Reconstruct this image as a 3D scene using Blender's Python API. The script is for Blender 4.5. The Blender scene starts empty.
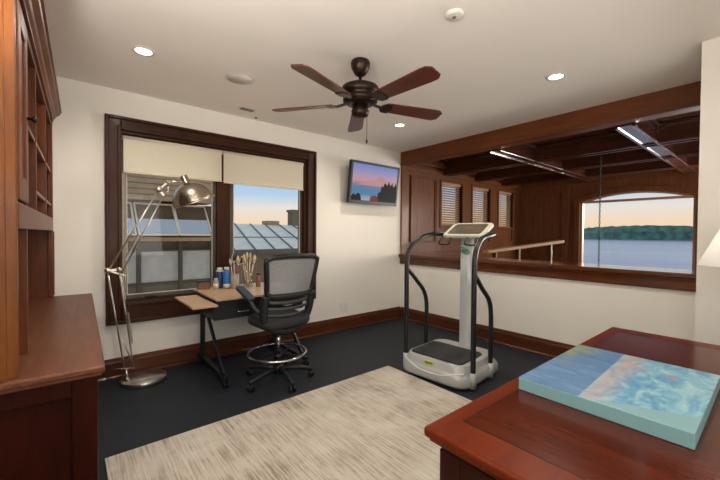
import bpy, bmesh, math, random
from mathutils import Vector, Matrix
random.seed(7)
PI = math.pi
sc = bpy.context.scene
COL = sc.collection
V = Vector

# ------------------------------------------------------------------ materials
def newmat(name):
    m = bpy.data.materials.new(name); m.use_nodes = True
    nt = m.node_tree
    for n in list(nt.nodes): nt.nodes.remove(n)
    out = nt.nodes.new('ShaderNodeOutputMaterial')
    b = nt.nodes.new('ShaderNodeBsdfPrincipled')
    nt.links.new(b.outputs[0], out.inputs[0])
    return m, nt, b, out
def ramp(nt, fac, stops):
    r = nt.nodes.new('ShaderNodeValToRGB')
    e = r.color_ramp.elements
    while len(e) < len(stops): e.new(0.5)
    for el, (p, c) in zip(e, stops):
        el.position = p; el.color = (c[0], c[1], c[2], 1)
    nt.links.new(fac, r.inputs[0]); return r
def coords(nt, scale=(1, 1, 1), kind='Object', rot=(0, 0, 0)):
    t = nt.nodes.new('ShaderNodeTexCoord'); mp = nt.nodes.new('ShaderNodeMapping')
    mp.inputs['Scale'].default_value = scale; mp.inputs['Rotation'].default_value = rot
    nt.links.new(t.outputs[kind], mp.inputs[0]); return mp.outputs[0]
def noise(nt, vec, scale, detail=4, rough=.55, dist=0):
    n = nt.nodes.new('ShaderNodeTexNoise'); n.inputs['Scale'].default_value = scale
    n.inputs['Detail'].default_value = detail; n.inputs['Roughness'].default_value = rough
    n.inputs['Distortion'].default_value = dist
    nt.links.new(vec, n.inputs['Vector']); return n.outputs['Fac']
def bump(nt, b, h, strength=.2, dist=.01):
    bn = nt.nodes.new('ShaderNodeBump'); bn.inputs['Strength'].default_value = strength
    bn.inputs['Distance'].default_value = dist
    nt.links.new(h, bn.inputs['Height']); nt.links.new(bn.outputs[0], b.inputs['Normal'])
def math_(nt, op, a, b=None, clamp=False):
    n = nt.nodes.new('ShaderNodeMath'); n.operation = op; n.use_clamp = clamp
    for i, v in enumerate((a, b)):
        if v is None: continue
        if isinstance(v, (int, float)): n.inputs[i].default_value = v
        else: nt.links.new(v, n.inputs[i])
    return n.outputs[0]
def mixc(nt, fac, a, b):
    n = nt.nodes.new('ShaderNodeMix'); n.data_type = 'RGBA'
    if isinstance(fac, (int, float)): n.inputs[0].default_value = fac
    else: nt.links.new(fac, n.inputs[0])
    for i, v in ((6, a), (7, b)):
        if isinstance(v, tuple): n.inputs[i].default_value = (v[0], v[1], v[2], 1)
        else: nt.links.new(v, n.inputs[i])
    return n.outputs[2]
def solid(name, col, rough=.5, metal=0, var=.06, scale=8, spec=.5, bmp=0):
    m, nt, b, o = newmat(name)
    f = noise(nt, coords(nt), scale, 3)
    lo = tuple(max(0, c*(1-var)) for c in col); hi = tuple(min(1, c*(1+var)) for c in col)
    r = ramp(nt, f, [(.3, lo), (.7, hi)])
    nt.links.new(r.outputs[0], b.inputs['Base Color'])
    b.inputs['Roughness'].default_value = rough; b.inputs['Metallic'].default_value = metal
    b.inputs['Specular IOR Level'].default_value = spec
    if bmp: bump(nt, b, noise(nt, coords(nt), scale*20, 2), bmp)
    return m
def wood(name, c1, c2, axis='x', rough=.3, scale=6, coat=.06, spec=.28):
    m, nt, b, o = newmat(name)
    st = {'x': (.09, 1, 1), 'y': (1, .09, 1), 'z': (1, 1, .09)}[axis]
    v = coords(nt, st)
    f = noise(nt, v, scale*3, 6, .6, 1.2)
    f2 = noise(nt, v, scale*22, 3, .6)
    big = noise(nt, coords(nt, (.6, .6, .6)), 2.2, 2)
    t = math_(nt, 'ADD', math_(nt, 'MULTIPLY', f, .6), math_(nt, 'ADD', math_(nt, 'MULTIPLY', f2, .2), math_(nt, 'MULTIPLY', big, .25)))
    r = ramp(nt, t, [(.36, c1), (.66, c2)])
    nt.links.new(r.outputs[0], b.inputs['Base Color'])
    b.inputs['Roughness'].default_value = rough; b.inputs['Specular IOR Level'].default_value = spec
    b.inputs['Coat Weight'].default_value = coat; b.inputs['Coat Roughness'].default_value = .12
    bump(nt, b, f2, .04, .003)
    return m
def emit(name, col, s):
    m, nt, b, o = newmat(name)
    b.inputs['Base Color'].default_value = (*col, 1)
    b.inputs['Emission Color'].default_value = (*col, 1); b.inputs['Emission Strength'].default_value = s
    return m
def glassy(name, tint=(1, 1, 1), refl=.07, rough=.02):
    m, nt, b, o = newmat(name); nt.nodes.remove(b)
    t = nt.nodes.new('ShaderNodeBsdfTransparent'); t.inputs[0].default_value = (*tint, 1)
    g = nt.nodes.new('ShaderNodeBsdfGlossy'); g.inputs['Roughness'].default_value = rough
    mx = nt.nodes.new('ShaderNodeMixShader'); mx.inputs[0].default_value = refl
    nt.links.new(t.outputs[0], mx.inputs[1]); nt.links.new(g.outputs[0], mx.inputs[2])
    nt.links.new(mx.outputs[0], o.inputs[0]); return m

MAH = ((.075, .014, .005), (.20, .05, .014))
M = {}
M['wall'] = solid('wall_paint', (.80, .76, .69), .75, var=.012, scale=3, spec=.3, bmp=.02)
M['ceil'] = solid('ceiling_paint', (.90, .85, .79), .8, var=.01, scale=2, spec=.2)
M['floor'] = solid('rubber_floor', (.0145, .0185, .0255), .62, var=.25, scale=120, spec=.35, bmp=.1)
M['base'] = wood('baseboard_wood', (.045, .012, .005), (.115, .034, .012), 'x', .38)
M['base_y'] = wood('baseboard_wood_side', (.045, .012, .005), (.115, .034, .012), 'y', .38)
M['casing'] = wood('window_casing_wood', (.024, .007, .0022), (.055, .0165, .005), 'x', .42, spec=.18)
M['casing_z'] = wood('window_casing_wood_upright', (.024, .007, .0022), (.055, .0165, .005), 'z', .42, spec=.18)
M['header'] = wood('header_wood', (.085, .021, .005), (.165, .046, .010), 'y', .45, coat=.1)
M['cap'] = wood('ledge_wood', (.055, .014, .005), (.14, .040, .013), 'y', .2, coat=.6)
M['nook'] = wood('nook_panel_wood', (.10, .033, .012), (.20, .074, .028), 'z', .38, spec=.2)
M['nook_d'] = wood('nook_beam_wood', (.035, .010, .006), (.085, .025, .013), 'x', .2, coat=.8)
M['nook_dy'] = wood('nook_beam_wood_cross', (.035, .010, .006), (.085, .025, .013), 'y', .2, coat=.8)
M['coffer'] = wood('coffer_wood', (.07, .028, .014), (.14, .06, .033), 'x', .25, coat=.6)
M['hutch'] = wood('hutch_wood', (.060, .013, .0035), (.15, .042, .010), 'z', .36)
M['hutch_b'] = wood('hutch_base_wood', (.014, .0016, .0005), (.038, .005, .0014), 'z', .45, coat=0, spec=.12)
M['hutch_h'] = wood('hutch_counter_wood', (.085, .026, .010), (.17, .058, .024), 'y', .42, coat=.05)
M['hutch_l'] = wood('hutch_light_wood', (.12, .034, .006), (.20, .066, .012), 'z', .35)
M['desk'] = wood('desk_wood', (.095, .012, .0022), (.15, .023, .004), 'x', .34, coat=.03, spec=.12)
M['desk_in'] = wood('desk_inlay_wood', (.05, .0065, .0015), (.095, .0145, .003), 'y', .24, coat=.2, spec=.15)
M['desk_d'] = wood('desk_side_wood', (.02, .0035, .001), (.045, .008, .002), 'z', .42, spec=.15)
M['fanwood'] = wood('fan_blade_wood', (.07, .016, .010), (.13, .035, .022), 'x', .3)
M['bronze'] = solid('oil_rubbed_bronze', (.030, .017, .012), .38, .7, var=.2)
M['steel'] = solid('brushed_steel', (.62, .57, .50), .28, 1, var=.05, scale=30)
M['chrome'] = solid('chrome', (.75, .75, .76), .12, 1, var=.02)
M['brass'] = solid('antique_brass', (.46, .40, .31), .27, 1, var=.08, scale=10)
M['black'] = solid('black_plastic', (.012, .012, .013), .42, var=.1, spec=.4)
M['blackmetal'] = solid('black_powder_coat', (.014, .015, .017), .38, .2, var=.1)
M['fabric'] = solid('black_mesh_fabric', (.02, .021, .023), .85, var=.3, scale=150)
M['lumbar'] = solid('grey_lumbar_plastic', (.045, .046, .048), .5, var=.1)
M['armpad'] = solid('arm_pad', (.018, .026, .036), .4)
M['maple'] = wood('maple_board', (.40, .24, .13), (.54, .35, .21), 'x', .38)
M['edge'] = wood('board_edge', (.28, .15, .07), (.38, .22, .12), 'x', .4)
M['blue'] = solid('blue_label', (.025, .15, .42), .4)
M['dblue'] = solid('navy_label', (.015, .04, .13), .4)
M['white'] = solid('white_plastic', (.72, .71, .68), .4, var=.03)
M['offwhite'] = solid('white_trim', (.72, .69, .63), .5, var=.02)
M['cream'] = solid('cream_paint', (.62, .55, .40), .5, var=.04)
M['jar'] = solid('grey_stoneware', (.34, .29, .24), .5, var=.1)
M['clear'] = glassy('clear_glass', (.93, .93, .9), .12)
M['amber'] = solid('amber_bottle', (.20, .09, .04), .25, var=.2)
M['bristle_d'] = solid('dark_bristles', (.05, .03, .02), .8)
M['bristle_l'] = solid('pale_bristles', (.60, .50, .36), .8)
M['handle_y'] = solid('yellow_handle', (.62, .46, .20), .45)
M['handle_w'] = solid('pale_handle', (.66, .60, .50), .45)
M['handle_b'] = solid('brown_handle', (.18, .09, .05), .45)
M['silver'] = solid('silver_plastic', (.46, .47, .46), .33, .15, var=.03)
M['column'] = solid('column_silver', (.56, .58, .57), .35, .2, var=.02)
M['dmat'] = solid('dark_rubber_mat', (.022, .023, .026), .6, var=.3, scale=80, bmp=.1)
M['console'] = solid('console_cream', (.58, .58, .46), .45, var=.03)
M['panel'] = solid('console_panel', (.10, .075, .05), .35, var=.15)
M['green'] = solid('green_logo', (.02, .26, .13), .4)
M['yellow'] = solid('yellow_sticker', (.62, .58, .06), .45)
M['glass'] = glassy('window_glass', (.98, .985, .985), .010)
M['winpane'] = solid('pale_window_blind', (.36, .42, .46), .5, var=.10, scale=6)
M['darkpane'] = solid('dark_pane', (.10, .11, .10), .25)
m, nt, b, o = newmat('tilted_pane'); b.inputs['Base Color'].default_value = (.42, .46, .52, 1); b.inputs['Metallic'].default_value = 1; b.inputs['Roughness'].default_value = .06; M['pane_m'] = m
M['alum'] = solid('sash_bronze_frame', (.085, .07, .055), .45, var=.05)
M['bead'] = solid('pale_glazing_bead', (.55, .50, .43), .45, var=.03)
M['lampshade'] = None
M['roof'] = solid('metal_roof', (.68, .70, .66), .6, 0, var=.10, scale=3)
M['seam'] = solid('metal_roof_seam', (.10, .12, .12), .5, .3)
M['olive'] = solid('olive_trim', (.055, .055, .042), .6, var=.08)
M['siding'] = solid('taupe_siding', (.16, .135, .10), .7, var=.08)
M['soffit'] = solid('eave_soffit', (.34, .27, .18), .65, var=.15, scale=5)
M['trees'] = solid('far_trees', (.075, .17, .15), .9, var=.5, scale=.05)
M['chain'] = solid('black_iron', (.012, .012, .012), .5, .5)
M['paleboard'] = wood('pale_rail_wood', (.30, .175, .09), (.42, .27, .155), 'x', .3)
M['slat'] = wood('blind_slat_wood', (.36, .20, .11), (.50, .30, .18), 'x', .35)
M['vent'] = solid('vent_grey', (.16, .14, .12), .5)
M['spk'] = solid('speaker_grille', (.70, .66, .60), .8, var=.03, scale=90)

# rug
m, nt, b, o = newmat('distressed_rug')
v = coords(nt, (1, .035, 1)); v2 = coords(nt)
fine = noise(nt, v, 85, 5, .72, .25)
patch = noise(nt, v2, 2.6, 4, .6, .5)
blot = noise(nt, coords(nt, (1, .5, 1)), 9, 5, .65)
t = math_(nt, 'ADD', math_(nt, 'MULTIPLY', math_(nt, 'MULTIPLY', fine, math_(nt, 'ADD', patch, .30)), .98), math_(nt, 'MULTIPLY', blot, .25))
r = ramp(nt, t, [(.34, (.64, .60, .53)), (.50, (.54, .49, .42)), (.60, (.40, .345, .285)), (.72, (.26, .21, .165))])
nt.links.new(r.outputs[0], b.inputs['Base Color']); b.inputs['Roughness'].default_value = .95
b.inputs['Specular IOR Level'].default_value = .1
bump(nt, b, fine, .3, .004); M['rug'] = m

# canvas picture: seascape left half, pale aqua swirl right half
m, nt, b, o = newmat('painted_canvas')
tc = nt.nodes.new('ShaderNodeTexCoord'); sp = nt.nodes.new('ShaderNodeSeparateXYZ')
nt.links.new(tc.outputs['Object'], sp.inputs[0]); X, Y, Z = sp.outputs
n1 = noise(nt, coords(nt, (4, 1, 1)), 7, 5, .6, 1.0)
n2 = noise(nt, coords(nt, (1, 1.6, 1), rot=(0, 0, .6)), 6, 5, .6, 2.0)
n3 = noise(nt, coords(nt), 9, 3, .5, 1.0)
left = ramp(nt, n1, [(.3, (.06, .145, .30)), (.55, (.10, .205, .37)), (.75, (.20, .32, .48))])
gmask = math_(nt, 'ADD', math_(nt, 'MULTIPLY', math_(nt, 'SUBTRACT', Y, .17), 7.0), math_(nt, 'ADD', math_(nt, 'MULTIPLY', math_(nt, 'SUBTRACT', X, .10), 2.6), math_(nt, 'MULTIPLY', math_(nt, 'SUBTRACT', n3, .5), 3.0)), clamp=True)
leftc = mixc(nt, math_(nt, 'MULTIPLY', gmask, .85), left.outputs[0], (.25, .29, .11))
right = ramp(nt, n2, [(.28, (.06, .22, .40)), (.45, (.13, .33, .49)), (.58, (.25, .47, .55)), (.72, (.42, .58, .60))])
cm = ramp(nt, n3, [(.66, (0, 0, 0)), (.72, (1, 1, 1))])
cor = math_(nt, 'MULTIPLY', cm.outputs[0], math_(nt, 'GREATER_THAN', X, .12))
rightc = mixc(nt, math_(nt, 'MULTIPLY', cor, .8), right.outputs[0], (.52, .22, .16))
bandw = math_(nt, 'SUBTRACT', 1.0, math_(nt, 'MULTIPLY', math_(nt, 'ABSOLUTE', math_(nt, 'SUBTRACT', Y, .02)), 14.0), clamp=True)
bandn = math_(nt, 'MULTIPLY', bandw, math_(nt, 'MULTIPLY', n2, 1.5), clamp=True)
rightc = mixc(nt, bandn, rightc, (.46, .34, .31))
top = mixc(nt, math_(nt, 'LESS_THAN', math_(nt, 'ADD', Y, math_(nt, 'MULTIPLY', X, -.03)), .055), leftc, rightc)
front = math_(nt, 'LESS_THAN', math_(nt, 'ADD', math_(nt, 'ADD', X, math_(nt, 'MULTIPLY', Y, .45)), math_(nt, 'MULTIPLY', math_(nt, 'SUBTRACT', n1, .5), .06)), -.315)
top = mixc(nt, front, top, (.21, .38, .40))
side = math_(nt, 'LESS_THAN', Z, .0485)
nt.links.new(mixc(nt, side, top, (.18, .33, .34)), b.inputs['Base Color'])
b.inputs['Roughness'].default_value = .42; bump(nt, b, n2, .1, .004); M['canvas'] = m

# television picture
def grad_emit(name, stops, strength, axis=2, lo=-.25, hi=.25):
    m, nt, b, o = newmat(name)
    tc = nt.nodes.new('ShaderNodeTexCoord'); sp = nt.nodes.new('ShaderNodeSeparateXYZ')
    nt.links.new(tc.outputs['Object'], sp.inputs[0])
    f = math_(nt, 'DIVIDE', math_(nt, 'SUBTRACT', sp.outputs[axis], lo), hi-lo)
    n = noise(nt, coords(nt, (1, 1, 5)), 5, 4)
    f = math_(nt, 'ADD', f, math_(nt, 'MULTIPLY', math_(nt, 'SUBTRACT', n, .5), .12))
    r = ramp(nt, f, stops)
    b.inputs['Base Color'].default_value = (.004, .004, .004, 1); b.inputs['Roughness'].default_value = .3; b.inputs['Specular IOR Level'].default_value = .08
    nt.links.new(r.outputs[0], b.inputs['Emission Color']); b.inputs['Emission Strength'].default_value = strength
    return m
M['scr'] = grad_emit('screen_sky_and_sea', [(0, (.40, .40, .45)), (.08, (.30, .38, .46)), (.18, (.06, .22, .40)), (.40, (.11, .21, .38)), (.47, (.32, .20, .30)), (.56, (.60, .30, .31)), (.70, (.46, .32, .47)), (1, (.20, .26, .58))], .85)
M['scr_m'] = grad_emit('screen_mountain', [(0, (.30, .18, .26)), (.5, (.50, .26, .27)), (1, (.46, .25, .28))], .9)
M['scr_t'] = solid('screen_trees', (.006, .007, .008), .4, spec=.08)
M['scr_r'] = emit('screen_red_shrub', (.16, .03, .03), .8)
for q_ in M['scr_r'].node_tree.nodes:
    if q_.type == 'BSDF_PRINCIPLED': q_.inputs['Specular IOR Level'].default_value = .08; q_.inputs['Base Color'].default_value = (.05, .01, .01, 1)
M['lens'] = emit('lamp_lens', (1, .93, .82), 9)

# roller shade fabric: scatters light and lets some straight through
m, nt, b, o = newmat('roller_shade_fabric'); nt.nodes.remove(b)
d = nt.nodes.new('ShaderNodeBsdfDiffuse'); tl = nt.nodes.new('ShaderNodeBsdfTranslucent'); tp = nt.nodes.new('ShaderNodeBsdfTransparent')
w = noise(nt, coords(nt, (1, 1, 1)), 220, 2)
cr = ramp(nt, w, [(.3, (.84, .77, .63)), (.7, (.92, .86, .74))])
nt.links.new(cr.outputs[0], d.inputs[0]); nt.links.new(cr.outputs[0], tl.inputs[0]); tp.inputs[0].default_value = (.9, .88, .82, 1)
m1 = nt.nodes.new('ShaderNodeMixShader'); m1.inputs[0].default_value = .38
m2 = nt.nodes.new('ShaderNodeMixShader'); m2.inputs[0].default_value = .10
nt.links.new(d.outputs[0], m1.inputs[1]); nt.links.new(tl.outputs[0], m1.inputs[2])
nt.links.new(m1.outputs[0], m2.inputs[1]); nt.links.new(tp.outputs[0], m2.inputs[2]); nt.links.new(m2.outputs[0], o.inputs[0])
M['shade'] = m
# lampshade linen
m, nt, b, o = newmat('lampshade_linen'); nt.nodes.remove(b)
d = nt.nodes.new('ShaderNodeBsdfDiffuse'); tl = nt.nodes.new('ShaderNodeBsdfTranslucent')
cr = ramp(nt, noise(nt, coords(nt), 160, 2), [(.3, (.80, .78, .73)), (.7, (.86, .84, .80))])
nt.links.new(cr.outputs[0], d.inputs[0]); nt.links.new(cr.outputs[0], tl.inputs[0])
m1 = nt.nodes.new('ShaderNodeMixShader'); m1.inputs[0].default_value = .35
nt.links.new(d.outputs[0], m1.inputs[1]); nt.links.new(tl.outputs[0], m1.inputs[2]); nt.links.new(m1.outputs[0], o.inputs[0])
M['lampshade'] = m
# see-through chair back mesh
m, nt, b, o = newmat('chair_back_mesh')
b.inputs['Base Color'].default_value = (.16, .17, .18, 1); b.inputs['Roughness'].default_value = .6
wv = nt.nodes.new('ShaderNodeTexNoise'); wv.inputs['Scale'].default_value = 160
nt.links.new(coords(nt, (1, 1, 1)), wv.inputs['Vector'])
cr = ramp(nt, wv.outputs['Fac'], [(.3, (.24, .25, .26)), (.7, (.36, .37, .38))]); nt.links.new(cr.outputs[0], b.inputs['Base Color'])
tp = nt.nodes.new('ShaderNodeBsdfTransparent'); mx = nt.nodes.new('ShaderNodeMixShader'); mx.inputs[0].default_value = .40
nt.links.new(b.outputs[0], mx.inputs[1]); nt.links.new(tp.outputs[0], mx.inputs[2]); nt.links.new(mx.outputs[0], o.inputs[0])
M['mesh'] = m
# water
m, nt, b, o = newmat('lake_water')
b.inputs['Base Color'].default_value = (.10, .12, .20, 1); b.inputs['Roughness'].default_value = .24
v = coords(nt, (.02, .006, .02))
cr = ramp(nt, noise(nt, v, 1.5, 3), [(.35, (.27, .28, .42)), (.65, (.33, .34, .47))]); nt.links.new(cr.outputs[0], b.inputs['Base Color'])
tc = nt.nodes.new('ShaderNodeTexCoord'); sp = nt.nodes.new('ShaderNodeSeparateXYZ'); nt.links.new(tc.outputs['Object'], sp.inputs[0])
wv = math_(nt, 'SUBTRACT', 380, math_(nt, 'ADD', sp.outputs[0], math_(nt, 'MULTIPLY', noise(nt, coords(nt, (.003, .003, .003)), 1, 2), 160)))
msk = math_(nt, 'MULTIPLY', wv, .01, clamp=True)
bump(nt, b, math_(nt, 'MULTIPLY', noise(nt, coords(nt, (.5, .15, .5)), 1.2, 4, .6), msk), .6, .9)
M['water'] = m

# ------------------------------------------------------------------ mesh helpers
def B(): return bmesh.new()
def bx(bm, x0, x1, y0, y1, z0, z1, bev=0, seg=2, mat=None):
    t = bmesh.new()
    bmesh.ops.create_cube(t, size=1)
    for v in t.verts:
        v.co = V(((x0+x1)/2+v.co.x*(x1-x0), (y0+y1)/2+v.co.y*(y1-y0), (z0+z1)/2+v.co.z*(z1-z0)))
    if bev:
        bmesh.ops.bevel(t, geom=list(t.edges), offset=bev, segments=seg, affect='EDGES', profile=.5)
    merge(bm, t, mat)
def merge(bm, t, mat=None, mi=0):
    if mat is not None: t.transform(mat)
    mp = {}
    for v in t.verts: mp[v] = bm.verts.new(v.co)
    for f in t.faces:
        try:
            nf = bm.faces.new([mp[v] for v in f.verts]); nf.smooth = f.smooth; nf.material_index = mi or f.material_index
        except ValueError: pass
    t.free()
def tube(bm, pts, r, seg=10, closed=False, caps=True, flat=None):
    pts = [V(p) for p in pts]; n = len(pts)
    rs = r if isinstance(r, (list, tuple)) else [r]*n
    tang = []
    for i in range(n):
        a = pts[(i-1) % n] if (closed or i > 0) else pts[i]
        c = pts[(i+1) % n] if (closed or i < n-1) else pts[i]
        d = (c-a); tang.append(d.normalized() if d.length > 1e-9 else V((0, 0, 1)))
    u = tang[0].orthogonal().normalized()
    if flat is not None:
        u = (V(flat)-tang[0]*V(flat).dot(tang[0])).normalized()
    rings = []
    for i in range(n):
        u = (u-tang[i]*u.dot(tang[i]))
        u = u.normalized() if u.length > 1e-6 else tang[i].orthogonal().normalized()
        w = tang[i].cross(u)
        rings.append([bm.verts.new(pts[i]+(u*math.cos(2*PI*k/seg)+w*math.sin(2*PI*k/seg))*rs[i]) for k in range(seg)])
    rng = range(n if closed else n-1)
    for i in rng:
        a, c = rings[i], rings[(i+1) % n]
        for k in range(seg):
            f = bm.faces.new((a[k], a[(k+1) % seg], c[(k+1) % seg], c[k])); f.smooth = True
    if caps and not closed:
        bm.faces.new(rings[0][::-1]); bm.faces.new(rings[-1])
def bar(bm, p0, p1, w, h, up=(0, 0, 1), bev=0):
    p0, p1 = V(p0), V(p1); d = p1-p0; L = d.length; z = d.normalized()
    x = V(up).cross(z)
    x = x.normalized() if x.length > 1e-6 else z.orthogonal().normalized()
    y = z.cross(x)
    mt = Matrix(((x.x, y.x, z.x, p0.x), (x.y, y.y, z.y, p0.y), (x.z, y.z, z.z, p0.z), (0, 0, 0, 1)))
    bx(bm, -w/2, w/2, -h/2, h/2, 0, L, bev, 2, mt)
def lathe(bm, prof, c=(0, 0, 0), seg=32, mat=None, smooth=True):
    t = bmesh.new(); rings = []
    for r, z in prof:
        if r < 1e-6: rings.append([t.verts.new((0, 0, z))])
        else: rings.append([t.verts.new((r*math.cos(2*PI*k/seg), r*math.sin(2*PI*k/seg), z)) for k in range(seg)])
    for a, c2 in zip(rings, rings[1:]):
        for k in range(seg):
            k2 = (k+1) % seg
            if len(a) == 1 and len(c2) == 1: continue
            if len(a) == 1: f = t.faces.new((a[0], c2[k2], c2[k]))
            elif len(c2) == 1: f = t.faces.new((a[k], a[k2], c2[0]))
            else: f = t.faces.new((a[k], a[k2], c2[k2], c2[k]))
            f.smooth = smooth
    if len(rings[0]) > 1: t.faces.new(rings[0][::-1])
    if len(rings[-1]) > 1: t.faces.new(rings[-1])
    mt = Matrix.Translation(V(c))
    if mat is not None: mt = mt @ mat
    merge(bm, t, mt)
def prism(bm, pts, axis, a0, a1, mat=None):
    t = bmesh.new()
    def P3(p, a):
        return {'x': (a, p[0], p[1]), 'y': (p[0], a, p[1]), 'z': (p[0], p[1], a)}[axis]
    A = [t.verts.new(P3(p, a0)) for p in pts]; C = [t.verts.new(P3(p, a1)) for p in pts]
    t.faces.new(A); t.faces.new(C[::-1])
    for i in range(len(pts)):
        j = (i+1) % len(pts); t.faces.new((A[i], C[i], C[j], A[j]))
    bmesh.ops.recalc_face_normals(t, faces=t.faces)
    merge(bm, t, mat)
def grid(bm, fn, nu, nv, thick=None, smooth=True):
    g = [[bm.verts.new(fn(i/nu, j/nv)) for j in range(nv+1)] for i in range(nu+1)]
    for i in range(nu):
        for j in range(nv):
            f = bm.faces.new((g[i][j], g[i+1][j], g[i+1][j+1], g[i][j+1])); f.smooth = smooth
def slab(bm, fn, nu, nv, off):
    # closed sheet: fn gives the front, off(u,v) the offset vector to the back
    F = [[bm.verts.new(fn(i/nu, j/nv)) for j in range(nv+1)] for i in range(nu+1)]
    K = [[bm.verts.new(V(fn(i/nu, j/nv))+V(off)) for j in range(nv+1)] for i in range(nu+1)]
    for i in range(nu):
        for j in range(nv):
            for G, s in ((F, 1), (K, -1)):
                q = [G[i][j], G[i+1][j], G[i+1][j+1], G[i][j+1]]
                f = bm.faces.new(q if s > 0 else q[::-1]); f.smooth = nu > 1
    for i in range(nu):
        bm.faces.new((F[i][0], K[i][0], K[i+1][0], F[i+1][0])); bm.faces.new((F[i+1][nv], K[i+1][nv], K[i][nv], F[i][nv]))
    for j in range(nv):
        bm.faces.new((F[0][j+1], K[0][j+1], K[0][j], F[0][j])); bm.faces.new((F[nu][j], K[nu][j], K[nu][j+1], F[nu][j+1]))
def rrect(w, h, r, n=6):
    pts = []
    for cx, cy, a0 in ((w/2-r, h/2-r, 0), (-w/2+r, h/2-r, PI/2), (-w/2+r, -h/2+r, PI), (w/2-r, -h/2+r, 3*PI/2)):
        for k in range(n+1):
            a = a0+PI/2*k/n; pts.append((cx+r*math.cos(a), cy+r*math.sin(a)))
    return pts
def loft(bm, rings, cap=True):
    R = [[bm.verts.new(p) for p in ring] for ring in rings]
    n = len(R[0])
    for a, c in zip(R, R[1:]):
        for k in range(n):
            f = bm.faces.new((a[k], a[(k+1) % n], c[(k+1) % n], c[k])); f.smooth = True
    if cap: bm.faces.new(R[0][::-1]); bm.faces.new(R[-1])
def smoothpath(pts, n=8):
    pts = [V(p) for p in pts]; out = []
    for i in range(len(pts)-1):
        p0 = pts[max(i-1, 0)]; p1 = pts[i]; p2 = pts[i+1]; p3 = pts[min(i+2, len(pts)-1)]
        for k in range(n):
            t = k/n
            out.append(.5*((2*p1)+(p2-p0)*t+(2*p0-5*p1+4*p2-p3)*t*t+(-p0+3*p1-3*p2+p3)*t**3))
    out.append(pts[-1]); return out

# ------------------------------------------------------------------ object helpers
def obj(name, bm, mat, parent=None, label=None, kind=None):
    bmesh.ops.recalc_face_normals(bm, faces=bm.faces)
    me = bpy.data.meshes.new(name); bm.to_mesh(me); bm.free()
    for mm in (mat if isinstance(mat, (list, tuple)) else [mat]): me.materials.append(mm)
    o = bpy.data.objects.new(name, me); COL.objects.link(o)
    if parent is not None: o.parent = parent
    if label: o['label'] = label
    if kind: o['kind'] = kind
    return o
def struct(name, bm, mat, parent=None):
    return obj(name, bm, mat, parent, kind=None if parent else 'structure')
def thing(name, label, cat, loc=(0, 0, 0), rotz=0, group=None):
    o = bpy.data.objects.new(name, None); COL.objects.link(o)
    o.empty_display_size = .1
    o.location = loc; o.rotation_euler = (0, 0, rotz); o['label'] = label; o['category'] = cat
    if group: o['group'] = group
    return o
def tag(o, label, cat, group=None, kind=None):
    o['label'] = label; o['category'] = cat
    if group: o['group'] = group
    if kind: o['kind'] = kind
    return o
def dup(root, loc, rotz=None, label=None, group=None):
    r = root.copy(); COL.objects.link(r); r.location = loc
    if rotz is not None: r.rotation_euler = (0, 0, rotz)
    if label: r['label'] = label
    if group: r['group'] = group
    for ch in list(root.children):
        c = ch.copy(); COL.objects.link(c); c.parent = r
        for g in ch.children:
            d = g.copy(); COL.objects.link(d); d.parent = c
    return r

H = 2.74
# ------------------------------------------------------------------ camera
Cc = V((-4.2352, -4.0381, 1.39498)); yaw, pt, rl, fpx = .6934, -.0178, .0072, 350.45
fw = V((math.sin(yaw), math.cos(yaw), 0)); rt = V((math.cos(yaw), -math.sin(yaw), 0)); up = V((0, 0, 1))
f2 = fw*math.cos(pt)+up*math.sin(pt); u2 = -fw*math.sin(pt)+up*math.cos(pt)
R = rt*math.cos(rl)+u2*math.sin(rl); U = -rt*math.sin(rl)+u2*math.cos(rl)
cam = bpy.data.cameras.new('camera'); co = bpy.data.objects.new('camera', cam); COL.objects.link(co)
co.matrix_world = Matrix(((R.x, U.x, -f2.x, Cc.x), (R.y, U.y, -f2.y, Cc.y), (R.z, U.z, -f2.z, Cc.z), (0, 0, 0, 1)))
cam.sensor_width = 36; cam.lens = fpx/720*36; cam.clip_start = .05; cam.clip_end = 6000
sc.camera = co

# ------------------------------------------------------------------ room shell
XL, YR = -4.82, -5.4
bm = B(); bx(bm, XL-.2, 4.6, YR-.2, .3, -.15, 0); struct('floor', bm, M['floor'])
bm = B(); bx(bm, XL-.2, .15, YR-.2, .3, H, H+.2); struct('ceiling', bm, M['ceil'])
bm = B(); bx(bm, XL-.15, XL, YR, -5.0, 0, H); bx(bm, XL-.15, XL, -3.5, .3, 0, H); bx(bm, XL-.15, XL, -5.0, -3.5, 0, 1.3); bx(bm, XL-.15, XL, -5.0, -3.5, 2.6, H); struct('wall_left', bm, M['wall'])  # the opening is added for the left fill light
bm = B()
for a, c, d, e in ((-5.0, -4.93, 1.3, 2.6), (-3.57, -3.5, 1.3, 2.6), (-4.93, -3.57, 1.3, 1.37), (-4.93, -3.57, 2.53, 2.6)): bx(bm, XL-.12, XL-.02, a, c, d, e)
struct('window_7', bm, M['casing'])  # unseen window frame added around the left fill opening
# window wall with its opening
WX0, WX1, WZ0, WZ1 = -3.86, -1.80, .70, 2.37
bm = B()
bx(bm, XL, WX0, 0, .16, 0, H); bx(bm, WX1, 0, 0, .16, 0, H); bx(bm, WX0, WX1, 0, .16, 0, WZ0); bx(bm, WX0, WX1, 0, .16, WZ1, H)
struct('wall_back', bm, M['wall'])
# half wall on the right, header, ledge
bm = B(); bx(bm, 0, .40, -3.66, 0, 0, .95); struct('wall_right', bm, M['wall'])
bm = B(); bx(bm, -.85, .36, YR, -3.66, 0, H); struct('wall_corner', bm, M['wall'])
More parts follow.
